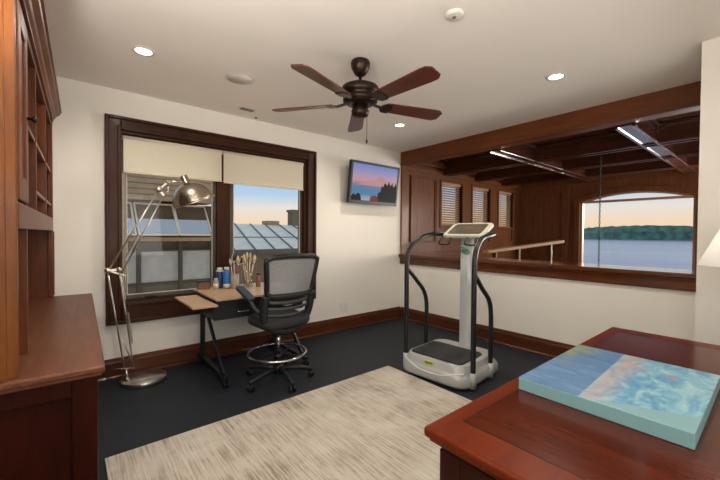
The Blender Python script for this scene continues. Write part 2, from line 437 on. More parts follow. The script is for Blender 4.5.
# rear wall behind the viewer, with a broad window added to let in fill light
bm = B()
bx(bm, XL, -4.6, YR-.15, YR, 0, H); bx(bm, -2.4, -.85, YR-.15, YR, 0, H); bx(bm, -4.6, -2.4, YR-.15, YR, 0, .6); bx(bm, -4.6, -2.4, YR-.15, YR, 2.6, H)
struct('wall_rear', bm, M['wall'])
bm = B()
for a, c, d, e in ((-4.6, -4.53, .6, 2.6), (-2.47, -2.4, .6, 2.6), (-4.53, -2.47, .6, .67), (-4.53, -2.47, 2.53, 2.6), (-3.53, -3.47, .67, 2.53)):
    bx(bm, a, c, YR-.12, YR-.02, d, e)
w3 = struct('window_3', bm, M['casing'])  # unseen window frame added for the rear fill
# baseboards with a stepped profile and quarter round
def base_run(bm, axis, a0, a1, wall, sgn, z=0):
    prof = [(0, 0), (.030, 0), (.030, .018), (.020, .028), (.020, .150), (.014, .165), (.012, .185), (.0, .193)]
    pts = [(wall+sgn*d, h) for d, h in prof]
    prism(bm, pts, axis, a0, a1)
bm = B(); base_run(bm, 'x', XL, -.0, 0, -1); struct('baseboard_back', bm, M['base'])
bm = B(); base_run(bm, 'y', -3.66, -.03, 0, -1); struct('baseboard_right', bm, M['base_y'])
bm = B(); base_run(bm, 'y', YR, -3.66, -.85, -1); struct('baseboard_corner', bm, M['base_y'])

# ---- left window: casing, jambs, sashes, glass
bm = B()
def casing_piece(bm, pts, axis, a0, a1): prism(bm, pts, axis, a0, a1)
OX0, OX1, OZ0, OZ1 = -3.974, -1.678, .517, 2.488
win = None
def frame_ring(bm, x0, x1, z0, z1, w, wb, y0, y1, bev=.004):
    bx(bm, x0, x0+w, y0, y1, z0, z1, bev); bx(bm, x1-w, x1, y0, y1, z0, z1, bev)
    bx(bm, x0+w, x1-w, y0, y1, z1-w, z1, bev); bx(bm, x0+w, x1-w, y0, y1, z0, z0+wb, bev)
frame_ring(bm, OX0, OX1, OZ0, OZ1, .125, .20, -.028, .02, .008)
frame_ring(bm, OX0+.0, OX1, OZ0, OZ1, .030, .034, -.048, -.02, .008)
frame_ring(bm, OX0+.095, OX1-.095, OZ0+.16, OZ1-.095, .028, .03, -.036, .02, .006)
win = struct('window_1', bm, M['casing_z'])
bm = B()
bx(bm, -3.86, -3.842, .0, .15, .70, 2.37); bx(bm, -1.84, -1.80, 0, .15, .70, 2.37)
bx(bm, -3.842, -1.84, 0, .15, 2.34, 2.37); bx(bm, -3.842, -1.84, .0, .15, .70, .735)
bx(bm, -2.955, -2.80, .02, .15, .735, 2.34, .006)
struct('window_jamb', bm, M['casing_z'], win)
bm = B(); bx(bm, -3.842, -3.826, .0, .012, .74, 1.96, .003); bx(bm, -3.824, -3.812, .006, .02, .74, 1.96, .003); struct('side_channel', bm, M['jar'], win)
def sash(x0, x1, nm):
    bm = B(); frame_ring(bm, x0, x1, .735, 2.34, .040, .045, .055, .10, .004); s = struct(nm, bm, M['alum'], win)
    bm = B(); frame_ring(bm, x0+.038, x1-.038, .775, 2.30, .010, .010, .048, .06, .002); struct('glazing_bead', bm, M['bead'], s)
    bm = B(); bx(bm, x0+.04, x1-.04, .076, .080, .778, 2.30); struct('glass_pane', bm, M['glass'], s)
    bm = B(); xc = (x0*.72+x1*.28)
    bx(bm, xc-.06, xc+.06, .015, .05, .737, .748, .003); tube(bm, [(xc+.03, .02, .75), (xc-.03, .005, .757), (xc-.055, .0, .76)], .006, 8)
    struct('crank_handle', bm, M['black'], s)
sash(-3.842, -2.955, 'sash'); sash(-2.80, -1.84, 'sash')

# roller shades
def roller(x0, x1, zb, lab):
    t = thing('roller_shade', lab, 'shade', ((x0+x1)/2, .015, 2.335), 0, None)
    h = (x1-x0)/2
    bm = B(); tube(bm, [(-h, 0, -.035), (h, 0, -.035)], .024, 14); obj('roller_tube', bm, M['shade'], t)
    bm = B(); bx(bm, -h+.006, h-.006, -.020, -.0185, zb-2.335, -.035); obj('shade_fabric', bm, M['shade'], t)
    bm = B(); bx(bm, -h+.004, h-.004, -.027, -.012, zb-2.335-.02, zb-2.335, .003); obj('hem_bar', bm, M['cream'], t)
    return t
roller(-3.835, -2.905, 1.985, 'cream roller shade pulled part down over the left window pane, behind the floor lamp head')
roller(-2.895, -1.855, 1.975, 'cream roller shade pulled part down over the right window pane, beside the sunset sky')

# ------------------------------------------------------------------ opening trim
bm = B(); bx(bm, -.022, .15, -3.66, .0, 2.53, H, .004); bx(bm, -.03, .0, -3.66, 0, 2.53, 2.555, .004)
struct('trim_1', bm, M['header'])
bm = B()
bx(bm, -.055, .48, -3.66, -.002, 1.02, 1.065, .008); bx(bm, -.026, .0, -3.66, -.002, .906, .94, .006)
bx(bm, -.018, 0, -3.66, -.002, .94, 1.0, .002); bx(bm, -.036, .44, -3.66, -.002, .995, 1.022, .006); bx(bm, .0, .40, -3.66, -.002, .95, .996)
struct('trim_2', bm, M['cap'])
bm = B(); bx(bm, -.014, .15, -.03, 0, 1.065, 2.53, .004); struct('trim_3', bm, M['nook'])

# ------------------------------------------------------------------ the panelled room beyond
NY = .10
bm = B()
holes = [(1.20, 1.88), (2.24, 2.93), (3.30, 3.96)]
HZ0, HZ1 = 1.57, 2.40
yb0, yb1 = NY+.03, NY+.16
xs = .15
for a, c in holes:
    bx(bm, xs, a, yb0, yb1, 0, H); bx(bm, a, c, yb0, yb1, 0, HZ0); bx(bm, a, c, yb0, yb1, HZ1, H); xs = c
bx(bm, xs, 4.55, yb0, yb1, 0, H); bx(bm, .0, .15, .001, yb1, 0, H)
# raised stiles and rails of the panelling
for a, c in ((.15, .23), (.36, .47), (1.06, 1.20), (1.88, 2.24), (2.93, 3.30), (3.96, 4.30)):
    bx(bm, a, c, NY, yb0, 1.25, 2.42, .005)
bx(bm, .15, 4.3, NY, yb0, 2.42, H, .004); bx(bm, .15, 4.3, NY, yb0, 1.07, 1.25, .004); bx(bm, .15, 4.3, NY, yb0, .0, .25, .004)
for a in (.36, 1.9, 3.2): bx(bm, a, a+.12, NY, yb0, .25, 1.07)
bx(bm, .15, 4.3, NY-.05, NY, 2.50, 2.58, .01); bx(bm, .15, 4.3, NY-.09, NY, 2.62, H, .01)
# bead around the first panel
for q in ((.47, .495, 1.25, 2.42), (1.035, 1.06, 1.25, 2.42), (.495, 1.035, 1.25, 1.275), (.495, 1.035, 2.395, 2.42)):
    bx(bm, q[0], q[1], NY+.008, yb0, q[2], q[3], .006)
struct('wall_nook_left', bm, M['nook'])
for i, (a, c) in enumerate(holes):
    bm = B()
    for q in ((a-.045, a, HZ0-.05, HZ1+.04), (c, c+.045, HZ0-.05, HZ1+.04), (a, c, HZ0-.05, HZ0), (a, c, HZ1, HZ1+.04)):
        bx(bm, q[0], q[1], NY-.02, NY+.16, q[2], q[3], .005)
    w = struct('window_%d' % (4+i), bm, M['nook'])
    bm = B(); bx(bm, a, c, NY+.125, NY+.13, HZ0, HZ1); struct('glass_pane', bm, M['glass'], w)
    t = thing('wooden_blind', ['slatted wooden blind in the nearest panelled window, left of the console', 'slatted wooden blind in the middle of the three panelled windows, above the console', 'slatted wooden blind in the farthest panelled window, right of the console'][i], 'blind', ((a+c)/2, NY+.055, HZ1), 0, 'wooden blinds in the panelled room')
    hw = (c-a)/2-.012
    bm = B(); bx(bm, -hw, hw, -.03, .03, -.05, 0, .004); obj('valance', bm, M['slat'], t)
    bm = B()
    for k in range(17):
        z = -.075-k*.0455
        bx(bm, -hw, hw, -.025, .025, -.0015, .0015, 0, 2, Matrix.Translation((0, 0, z)) @ Matrix.Rotation(.78, 4, 'X'))
    obj('slats', bm, M['slat'], t)
    for s in (-.6, .6): bm = B(); bx(bm, s*hw-.006, s*hw+.006, -.028, -.027, HZ0-HZ1+.005, -.05); obj('ladder_tape', bm, M['slat'], t)
    bm = B(); bx(bm, -hw, hw, -.022, .022, HZ0-HZ1+.003, HZ0-HZ1+.02, .003); obj('bottom_rail', bm, M['slat'], t)
# far wall with the arched window
FX = 4.30
AY0, AY1, AZ0, AZS, AZT = -3.07, -1.235, .72, 2.10, 2.265
def arch(y):
    c = (AY0+AY1)/2; h = (AY1-AY0)/2; s = AZT-AZS; Rr = (h*h+s*s)/(2*s)
    return AZT-Rr+math.sqrt(max(Rr*Rr-(y-c)**2, 0))
bm = B()
bx(bm, FX, FX+.15, AY1, .25, 0, H); bx(bm, FX, FX+.15, -3.5, AY0, 0, H); bx(bm, FX, FX+.15, -4.7, -4.5, 0, H); bx(bm, FX, FX+.15, -4.5, -3.5, 0, .5); bx(bm, FX, FX+.15, -4.5, -3.5, 2.4, H); bx(bm, FX, FX+.15, AY0, AY1, 0, AZ0)
ys = [AY0+(AY1-AY0)*k/24 for k in range(25)]
prism(bm, [(y, arch(y)) for y in ys]+[(AY1, H), (AY0, H)], 'x', FX, FX+.15)
# raised stiles/rails: panel between the corner and the window
for q in ((-.09, .1, .0, 2.5), (-1.02, -.87, 0, 2.5), (-.87, -.09, 2.36, 2.5), (-.87, -.09, 0, .9)):
    bx(bm, FX-.03, FX, q[0], q[1], q[2], q[3], .005)
bx(bm, FX-.03, FX, -4.7, .1, 2.5, H, .005); bx(bm, FX-.07, FX, -4.7, .1, 2.60, H, .01)
struct('wall_nook_far', bm, M['nook'])
bm = B()
# arched casing and sash
def archband(bm, o0, o1, x0, x1):
    pts = [(y, arch(y)+o0) for y in ys]+[(y, arch(y)+o1) for y in reversed(ys)]
    for k in range(24):
        q = [(ys[k], arch(ys[k])+o0), (ys[k+1], arch(ys[k+1])+o0), (ys[k+1], arch(ys[k+1])+o1), (ys[k], arch(ys[k])+o1)]
        prism(bm, q, 'x', x0, x1)
archband(bm, .0, .10, FX-.045, FX+.0)
bx(bm, FX-.045, FX, AY1, AY1+.11, AZ0-.06, AZS+.10, .006); bx(bm, FX-.045, FX, AY0-.11, AY0, AZ0-.06, AZS+.10, .006)
bx(bm, FX-.08, FX, AY0-.12, AY1+.12, AZ0-.10, AZ0-.06, .006)
w2 = struct('window_2', bm, M['nook'])
bm = B()
for a, c, d, e in ((-4.5, -4.44, .5, 2.4), (-3.56, -3.5, .5, 2.4), (-4.44, -3.56, .5, .56), (-4.44, -3.56, 2.34, 2.4)): bx(bm, FX+.02, FX+.12, a, c, d, e)
struct('window_9', bm, M['nook'])  # unseen window added beside the arch to admit fill light
bm = B(); archband(bm, -.03, .0, FX, FX+.10); bx(bm, FX, FX+.10, AY1-.045, AY1, AZ0, AZS, .004); bx(bm, FX, FX+.10, AY0, AY0+.045, AZ0, AZS, .004); bx(bm, FX, FX+.1, AY0, AY1, AZ0, AZ0+.05, .004)
struct('window_sash', bm, M['paleboard'], w2)
bm = B(); bx(bm, FX+.01, FX+.09, AY0+.03, AY1-.03, 2.082, 2.128, .004); struct('transom_bar', bm, M['slat'], w2)
bm = B(); prism(bm, [(AY0, AZ0)]+[(AY1, AZ0)]+[(y, arch(y)) for y in reversed(ys)], 'x', FX+.05, FX+.055); struct('glass_pane', bm, M['glass'], w2)
bm = B(); bx(bm, .36, .9, -4.7, -4.55, 0, H); bx(bm, 3.7, FX+.15, -4.7, -4.55, 0, H); bx(bm, .9, 3.7, -4.7, -4.55, 0, .8); bx(bm, .9, 3.7, -4.7, -4.55, 2.4, H); struct('wall_nook_right', bm, M['nook'])
bm = B()
for a, c, d, e in ((.9, .97, .8, 2.4), (3.63, 3.7, .8, 2.4), (.97, 3.63, .8, .87), (.97, 3.63, 2.33, 2.4)): bx(bm, a, c, -4.68, -4.57, d, e)
struct('window_8', bm, M['nook'])  # unseen window added to brighten the panelled room
# coffered ceiling
bm = B(); bx(bm, .15, FX+.15, -4.7, .26, H, H+.2); struct('ceiling_nook', bm, M['coffer'])
n = 4
def beam(x0, x1, y0, y1, mat):
    global n
    bm = B(); bx(bm, x0, x1, y0, y1, 2.515, H)
    b_ = .016
    if x1-x0 > y1-y0:
        for yy in (y0, y1): bx(bm, x0, x1, yy-b_, yy+b_, 2.50, 2.53, .007)
        for yy, s in ((y0, -1), (y1, 1)): bx(bm, x0, x1, min(yy, yy+s*.05), max(yy, yy+s*.05), 2.69, H, .01)
    else:
        for xx in (x0, x1): bx(bm, xx-b_, xx+b_, y0, y1, 2.50, 2.53, .007)
        for xx, s in ((x0, -1), (x1, 1)): bx(bm, min(xx, xx+s*.05), max(xx, xx+s*.05), y0, y1, 2.69, H, .01)
    struct('trim_%d' % n, bm, mat); n += 1
for yc in (-2.99, -1.56): beam(.15, FX-.07, yc-.075, yc+.075, M['nook_d'])
for xc in (1.27, 2.32, 3.4): beam(xc-.065, xc+.065, -4.55, .05, M['nook_dy'])

# chain of a hanging fixture
t = thing('hanging_chain', 'black iron chain hanging in front of the lake window', 'chain', (2.0, -2.255, 2.74))
bm = B(); lathe(bm, [(0, -.03), (.05, -.028), (.055, -.004), (.055, 0)], seg=20); obj('ceiling_plate', bm, M['chain'], t)
bm = B()
for k in range(44):
    z = -.05-k*.042
    pts = []
    for j in range(12):
        a = 2*PI*j/12; px, pz = .011*math.cos(a), .026*math.sin(a)
        pts.append((px, 0, z+pz) if k % 2 else (0, px, z+pz))
    tube(bm, pts, .0042, 6, True)
obj('links', bm, M['chain'], t)
bm = B(); lathe(bm, [(0, -1.93), (.10, -1.94), (.13, -2.06), (.10, -2.15), (0, -2.16)], seg=20); obj('lantern_cap', bm, M['chain'], t)
# pale handrail behind the ledge
t = thing('wooden_handrail', 'pale wooden handrail board sloping up just behind the ledge', 'handrail', (0, 0, 0))
A, E_ = V((1.0, -.95, 1.118)), V((2.25, -1.62, 1.290))
bm = B(); bar(bm, A, E_, .16, .055, bev=.010); obj('rail', bm, M['paleboard'], t)
for s in (.12, .42, .85):
    p = A.lerp(E_, s); bm = B(); bx(bm, p.x-.03, p.x+.03, p.y-.03, p.y+.03, 0, p.z-.02, .005); obj('post', bm, M['casing_z'], t)

# ------------------------------------------------------------------ ceiling items
def can(x, y, lab):
    t = thing('recessed_light', lab, 'ceiling light', (x, y, H))
    bm = B(); lathe(bm, [(.052, -.001), (.056, -.006), (.078, -.004), (.080, 0), (.070, .02)], seg=32); obj('trim_ring', bm, M['offwhite'], t)
    bm = B(); lathe(bm, [(0, -.0035), (.054, -.0035), (.054, -.0015), (0, -.0015)], seg=32); obj('lens', bm, M['lens'], t)
    l = bpy.data.lights.new('can_lamp', 'SPOT'); l.energy = 48; l.color = (1, .92, .80); l.spot_size = math.radians(165); l.spot_blend = .8; l.shadow_soft_size = .05
    lo = bpy.data.objects.new('can_lamp', l); COL.objects.link(lo); lo.location = (x, y, H-.03)
can(-3.80, -.985, 'round recessed ceiling light at left, nearest the hutch')
can(-1.05, -2.79, 'round recessed ceiling light at right, above the white ledge wall')
can(-1.085, -1.00, 'round recessed ceiling light near the far corner, behind the fan')
can(-3.80, -2.79, 'added recessed ceiling light out of view, nearest the added uplighter')  # extra downlight added outside the view for more light
t = thing('ceiling_speaker', 'round white speaker grille flush in the ceiling above the window', 'speaker', (-3.075, -.985, H))
bm = B(); lathe(bm, [(.112, 0), (.111, -.003), (.124, -.003), (.126, 0)], seg=40); obj('rim', bm, M['offwhite'], t)
bm = B(); lathe(bm, [(0, -.0022), (.111, -.0022), (.111, -.0005), (0, -.0005)], seg=40); obj('grille', bm, M['spk'], t)
t = thing('smoke_detector', 'small white round smoke detector on the ceiling, right of the fan', 'smoke detector', (-2.418, -2.737, H))
bm = B(); lathe(bm, [(0, -.020), (.038, -.020), (.050, -.014), (.055, -.004), (.056, 0)], seg=32); obj('body', bm, M['offwhite'], t)
bm = B(); lathe(bm, [(0, -.023), (.012, -.023), (.014, -.0195), (0, -.0195)], seg=16); obj('sensor_cap', bm, M['vent'], t)
t = thing('ceiling_vent', 'small dark slot vent in the ceiling near the window wall', 'vent', (-2.735, -.298, H))
bm = B(); bx(bm, -.085, .085, -.05, .05, -.004, 0, .002); obj('frame', bm, M['offwhite'], t)
bm = B()
bx(bm, -.07, .07, -.03, .03, -.0055, -.0035)
for k in range(5): bx(bm, -.068, .068, -.028+k*.012, -.020+k*.012, -.009, -.005)
obj('louvres', bm, M['vent'], t)
o = B(); lathe(o, [(0, -.012), (.012, -.012), (.018, -.003), (.018, .01)], seg=16)
o = obj('fire_sprinkler', o, M['vent']); o.location = (-2.55, -.10, H); tag(o, 'tiny dark sprinkler button in the ceiling, right of the slot vent', 'sprinkler')

# ceiling fan
t = thing('ceiling_fan', 'five blade mahogany ceiling fan with dark bronze motor', 'ceiling fan', (-2.475, -1.91, H))
bm = B(); lathe(bm, [(.022, -.115), (.045, -.10), (.072, -.05), (.076, -.015), (.070, 0)], seg=32); obj('canopy', bm, M['bronze'], t)
bm = B(); tube(bm, [(0, 0, -.19), (0, 0, -.10)], .013, 14); obj('downrod', bm, M['bronze'], t)
bm = B(); lathe(bm, [(.03, -.175), (.10, -.185), (.142, -.205), (.150, -.235), (.140, -.262), (.110, -.275), (.135, -.285), (.135, -.315), (.10, -.335), (.06, -.34)], seg=40); obj('motor_housing', bm, M['bronze'], t)
bm = B(); lathe(bm, [(.060, -.335), (.062, -.375), (.070, -.385), (.064, -.42), (.04, -.435), (0, -.438)], seg=32); obj('switch_housing', bm, M['bronze'], t)
bm = B(); tube(bm, [(.045, -.03, -.42), (.045, -.03, -.60)], .0022, 6); lathe(bm, [(0, -.04), (.007, -.03), (.007, -.01), (0, 0)], (.045, -.03, -.60), 10); obj('pull_chain', bm, M['bronze'], t)
for k in range(5):
    a = math.radians(54.5+72*k)
    Rz = Matrix.Rotation(a, 4, 'Z')
    bm = B()
    bar(bm, (.10, 0, -.318), (.185, 0, -.335), .035, .008)
    pl = [(.17, -.02), (.20, -.055), (.255, -.058), (.275, 0), (.255, .058), (.20, .055), (.17, .02)]
    tmp = bmesh.new(); prism(tmp, pl, 'z', -.339, -.331); tmp.transform(Matrix.Translation((0, 0, -.335)) @ Matrix.Rotation(-.22, 4, 'X') @ Matrix.Translation((0, 0, .335))); merge(bm, tmp)
    bm.transform(Rz); obj('blade_iron', bm, M['bronze'], t)
    out = [(.215, -.052), (.23, -.058), (.64, -.074), (.70, -.072), (.735, -.045), (.735, .045), (.70, .072), (.64, .074), (.23, .058), (.215, .052)]
    tmp = bmesh.new(); prism(tmp, out, 'z', -.331, -.322); tmp.transform(Matrix.Translation((0, 0, -.3265)) @ Matrix.Rotation(-.22, 4, 'X') @ Matrix.Translation((0, 0, .3265)))
    bl = obj('blade', tmp, M['fanwood'], t); bl.rotation_euler = (0, 0, a)

# ------------------------------------------------------------------ television on the back wall
t = thing('television', 'flat television showing a mountain sunset, mounted high near the corner', 'television', (-.745, -.1565, 2.13), 0)
tilt = Matrix.Rotation(math.radians(7), 4, 'X')
def tl(bm): bm.transform(tilt); return bm
bm = B(); bx(bm, -.475, .475, -.028, .028, -.30, .30, .008); obj('housing', tl(bm), M['black'], t)
bm = B(); frame_ring(bm, -.475, .475, -.30, .30, .034, .052, -.036, -.026, .004); obj('bezel', tl(bm), M['blackmetal'], t)
bm = B()
def poly(bm, pts, y, mi):
    f = bm.faces.new([bm.verts.new((x, y, z)) for x, z in pts]); f.material_index = mi
poly(bm, [(-.442, -.25), (.442, -.25), (.442, .268), (-.442, .268)], -.0290, 0)
poly(bm, [(-.36, -.03), (.43, -.03), (.34, .03), (.25, .06), (.17, .10), (.10, .125), (.07, .12), (.02, .075), (-.06, .045), (-.16, .02), (-.26, .0)], -.0293, 1)
poly(bm, [(.03, -.25), (.44, -.25), (.44, -.02), (.42, .07), (.40, -.0), (.37, -.01), (.345, .06), (.32, .0), (.295, .02), (.275, .075), (.245, .0), (.215, .02), (.19, .04), (.16, -.03), (.13, -.01), (.115, -.10), (.07, -.12), (.05, -.20)], -.0296, 2)
poly(bm, [(-.44, -.25), (-.25, -.25), (-.27, -.17), (-.32, -.145), (-.36, -.18), (-.41, -.16), (-.44, -.20)], -.0296, 2)
poly(bm, [(-.09, -.25), (.08, -.25), (.07, -.19), (.02, -.165), (-.05, -.17), (-.08, -.20)], -.0299, 3)
sco = obj('screen', bm, [M['scr'], M['scr_m'], M['scr_t'], M['scr_r']], t)
sco.rotation_euler = (math.radians(7), 0, 0)
bm = B(); bx(bm, -.12, .12, .125, .156, -.12, .12, .004); bar(bm, (0, .02, 0), (0, .14, 0), .06, .06); obj('wall_bracket', bm, M['black'], t)

# wall outlet
t = thing('wall_outlet', 'white outlet plate low on the wall between desk chair and corner', 'outlet', (-1.172, -.001, .335))
bm = B(); bx(bm, -.058, .058, -.007, 0, -.06, .06, .003); obj('plate', bm, M['offwhite'], t)
for s in (-.028, .028):
    bm = B(); bx(bm, s-.017, s+.017, -.010, -.006, -.034, .034, .003); obj('socket', bm, M['white'], t)

# ------------------------------------------------------------------ rug
bm = B(); bx(bm, -4.075, -1.66, -3.25, -1.42, .001, .013, .004); o = obj('area_rug', bm, M['rug'])
o.rotation_euler = (0, 0, 0); tag(o, 'pale beige distressed rug with fine brown streaks on black floor', 'rug')

# ------------------------------------------------------------------ hutch on the left
t = thing('desk_hutch', 'tall mahogany hutch with open cubbies above a low counter', 'hutch', (-4.074, -.035, 0), math.radians(-1.2))
W, Hd, HL = M['hutch'], M['hutch_h'], M['hutch_l']
D0 = -.655; FXH = -.268
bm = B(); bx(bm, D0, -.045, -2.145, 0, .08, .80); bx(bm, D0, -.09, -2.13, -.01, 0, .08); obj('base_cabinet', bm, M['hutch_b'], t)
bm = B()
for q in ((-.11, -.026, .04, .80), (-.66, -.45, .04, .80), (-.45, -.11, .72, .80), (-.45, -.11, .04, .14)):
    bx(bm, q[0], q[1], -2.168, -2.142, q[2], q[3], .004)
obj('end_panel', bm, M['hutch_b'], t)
for k in range(4):
    y0 = -2.14+k*.535
    bm = B(); frame2 = ((y0+.01, y0+.08, .10, .78), (y0+.455, y0+.525, .10, .78), (y0+.08, y0+.455, .70, .78), (y0+.08, y0+.455, .10, .18))
    for q in frame2: bx(bm, -.046, -.024, q[0], q[1], q[2], q[3], .004)
    bx(bm, -.046, -.034, y0+.08, y0+.455, .18, .70)
    d_ = obj('door', bm, W, t)
    bm = B(); lathe(bm, [(.006, 0), (.006, .012), (.014, .018), (.012, .026), (0, .028)], (-.024, y0+(.485 if k % 2 == 0 else .05), .62), 14, Matrix.Rotation(PI/2, 4, 'Y')); obj('knob', bm, M['bronze'], d_)
bm = B(); bx(bm, D0-.005, .0, -2.192, .02, .803, .835, .010, 3); bx(bm, D0, -.012, -2.18, .02, .79, .804, .004); obj('counter', bm, Hd, t)
bm = B(); bx(bm, D0, FXH-.03, -2.152, -2.125, .835, 2.36); obj('near_side_panel', bm, HL, t)
bm = B(); bx(bm, FXH-.032, FXH, -2.156, -2.115, .835, 2.36, .004); obj('corner_stile', bm, HL, t)
bm = B(); bx(bm, D0, FXH-.004, -.03, .0, .835, 2.36); obj('far_side_panel', bm, W, t)
bm = B(); bx(bm, FXH-.03, FXH+.004, -.045, .01, .835, 2.36, .004)
for k in range(34): lathe(bm, [(0, -.009), (.007, -.005), (.007, .005), (0, .009)], (FXH+.006, -.03, .86+k*.016), 8)
obj('beaded_stile', bm, W, t)
bm = B(); bx(bm, D0, D0+.02, -2.125, -.03, .835, 2.36); obj('back_panel', bm, W, t)
bm = B(); bx(bm, D0+.02, FXH-.01, -2.125, -.03, 1.47, 1.50); bx(bm, FXH-.022, FXH+.004, -2.12, -.02, 1.405, 1.51, .005); obj('lower_rail', bm, W, t)
bm = B(); bx(bm, D0+.02, FXH-.002, -2.125, -.03, 2.30, 2.36); obj('top_rail', bm, W, t)
for y, z0 in ((-1.80, .835), (-1.34, 1.50), (-.62, 1.50)):
    bm = B(); bx(bm, D0+.02, FXH-.002, y-.012, y+.012, z0, 2.31); obj('divider', bm, W, t)
for y0, y1, zz in ((-1.788, -1.352, (1.90,)), (-1.328, -.632, (1.62, 1.90)), (-.608, -.03, (1.62, 1.9))):
    for z in zz:
        bm = B(); bx(bm, D0+.02, FXH-.006, y0, y1, z-.011, z+.011, .002); obj('shelf', bm, W, t)
bm = B()
y0, y1 = -2.11, -1.815
for q in ((y0, y0+.07, 1.52, 2.30), (y1-.07, y1, 1.52, 2.30), (y0+.07, y1-.07, 2.22, 2.30), (y0+.07, y1-.07, 1.52, 1.62)):
    bx(bm, FXH-.018, FXH+.006, q[0], q[1], q[2], q[3], .004)
bx(bm, FXH-.014, FXH-.004, y0+.07, y1-.07, 1.62, 2.22)
d_ = obj('upper_door', bm, W, t)
bm = B(); lathe(bm, [(.007, 0), (.007, .014), (.017, .02), (.015, .03), (0, .033)], (FXH+.006, y1-.03, 1.90), 16, Matrix.Rotation(PI/2, 4, 'Y')); obj('knob', bm, M['bronze'], d_)
# crown moulding: profile out from the front, returned along the near end
prof = [(0, 0), (.012, 0), (.012, .018), (.024, .03), (.03, .045), (.052, .062), (.056, .08), (.066, .084), (.066, .10), (0, .10)]
bm = B(); prism(bm, [(FXH+d, 2.335+h) for d, h in prof], 'y', -2.22, .0)
prism(bm, [(-2.152-d, 2.335+h) for d, h in prof], 'x', D0, FXH+.066)
bx(bm, D0, FXH, -2.152, 0, 2.36, 2.43); obj('crown_moulding', bm, W, t)

# ------------------------------------------------------------------ balanced-arm floor lamp
t = thing('floor_lamp', 'tall steel spring arm floor lamp beside the left window', 'floor lamp', (-3.70, -.235, 0))
bm = B(); lathe(bm, [(0, 0), (.185, 0), (.19, .006), (.19, .034), (.185, .042), (.03, .046), (0, .046)], seg=48); obj('base', bm, M['steel'], t)
S_ = M['steel']
def L3(x, z, y=-.25): return V((x+3.70, y+.235, z))
foot = L3(-3.846, .155); sock = L3(-3.835, .045); 
bm = B(); tube(bm, [sock, L3(-3.84, .14)], .012, 12); lathe(bm, [(.02, 0), (.02, .02), (.012, .03)], sock, 14); tube(bm, [L3(-3.93, .17), L3(-3.78, .145)], .005, 8); obj('swivel_post', bm, S_, t)
elb = L3(-3.975, 1.055)
def pair(name, a, b_, off, r=.006):
    bm = B()
    for s in (-1, 1): tube(bm, [a+V((0, s*off, 0)), b_+V((0, s*off, 0))], r, 8)
    obj(name, bm, S_, t)
pair('lower_arm', L3(-3.855, .165), elb, .016)
pair('lower_arm', L3(-3.785, .165), L3(-3.890, 1.06), .012, .005)
def spring(name, a, b_, r=.011, turns=22):
    d = (b_-a); z = d.normalized(); x = z.orthogonal().normalized(); y = z.cross(x)
    pts = [a+d*(i/(turns*8))+x*r*math.cos(2*PI*i/8)+y*r*math.sin(2*PI*i/8) for i in range(turns*8+1)]
    bm = B(); tube(bm, pts, .003, 5); obj(name, bm, S_, t)
spring('spring', L3(-3.80, .38, -.275), L3(-3.83, .66, -.275)); spring('spring', L3(-3.80, .38, -.22), L3(-3.83, .66, -.22))
bm = B(); tube(bm, [L3(-3.79, .20, -.25), L3(-3.872, .42, -.25)], .005, 8); obj('brace_rod', bm, S_, t)
bm = B(); tube(bm, [L3(-3.83, .66, -.275), L3(-3.875, 1.0, -.262)], .003, 6); obj('brace_rod', bm, S_, t)
bm = B()
lathe(bm, [(0, -.03), (.024, -.03), (.024, .03), (0, .03)], elb, 16, Matrix.Rotation(PI/2, 4, 'X')); lathe(bm, [(0, -.028), (.02, -.028), (.02, .028), (0, .028)], L3(-3.89, 1.06), 16, Matrix.Rotation(PI/2, 4, 'X'))
bar(bm, elb, L3(-3.89, 1.06), .03, .02); bar(bm, elb, L3(-3.84, 1.00), .014, .012); obj('elbow_joint', bm, S_, t)
top = L3(-3.575, 1.80)
pair('upper_arm', L3(-3.965, 1.06), top, .013)
pair('upper_arm', L3(-3.86, 1.05), L3(-3.535, 1.745), .013, .005)
spring('spring', L3(-3.85, 1.14, -.275), L3(-3.74, 1.37, -.275)); 
bm = B(); lathe(bm, [(0, -.028), (.026, -.028), (.026, .028), (0, .028)], top, 16, Matrix.Rotation(PI/2, 4, 'X')); bar(bm, top, L3(-3.535, 1.745), .03, .02)
lathe(bm, [(0, -.025), (.018, -.025), (.018, .025), (0, .025)], L3(-3.50, 1.88), 14, Matrix.Rotation(PI/2, 4, 'X')); bar(bm, top, L3(-3.50, 1.88), .022, .016); obj('head_joint', bm, S_, t)
bm = B(); tube(bm, [L3(-3.51, 1.885), L3(-3.33, 1.895)], .008, 10); tube(bm, [L3(-3.54, 1.75), L3(-3.50, 1.79), L3(-3.49, 1.87)], .006, 8); obj('head_arm', bm, S_, t)
# shade: hemispherical dome with a neck; opening faces down and slightly toward the room
ax = V((-.42, .0, 1)).normalized(); q = V((0, 0, 1)).rotation_difference(ax).to_matrix().to_4x4()
cen = L3(-3.258, 1.705)
prof = [(.196, -.0), (.199, .004)]+[(.198*math.cos(a), .200*math.sin(a)) for a in [PI/2*k/12 for k in range(1, 11)]]+[(.036, .203), (.036, .262), (.028, .275), (0, .277)]
inner = [(0, .186), (.04, .184)]+[(.190*math.cos(a), .188*math.sin(a)) for a in [PI/2*k/10 for k in range(9, 0, -1)]]
bm = B(); lathe(bm, inner+prof, cen, 40, q); obj('lamp_shade', bm, M['brass'], t)
bm = B(); lathe(bm, [(.190, -.006), (.202, -.006), (.202, .004), (.190, .004)], cen, 40, q); obj('shade_rim', bm, M['steel'], t)
bm = B(); lathe(bm, [(0, .05), (.03, .06), (.034, .09), (.02, .13), (.02, .188), (0, .188)], cen, 18, q); obj('bulb', bm, M['white'], t)

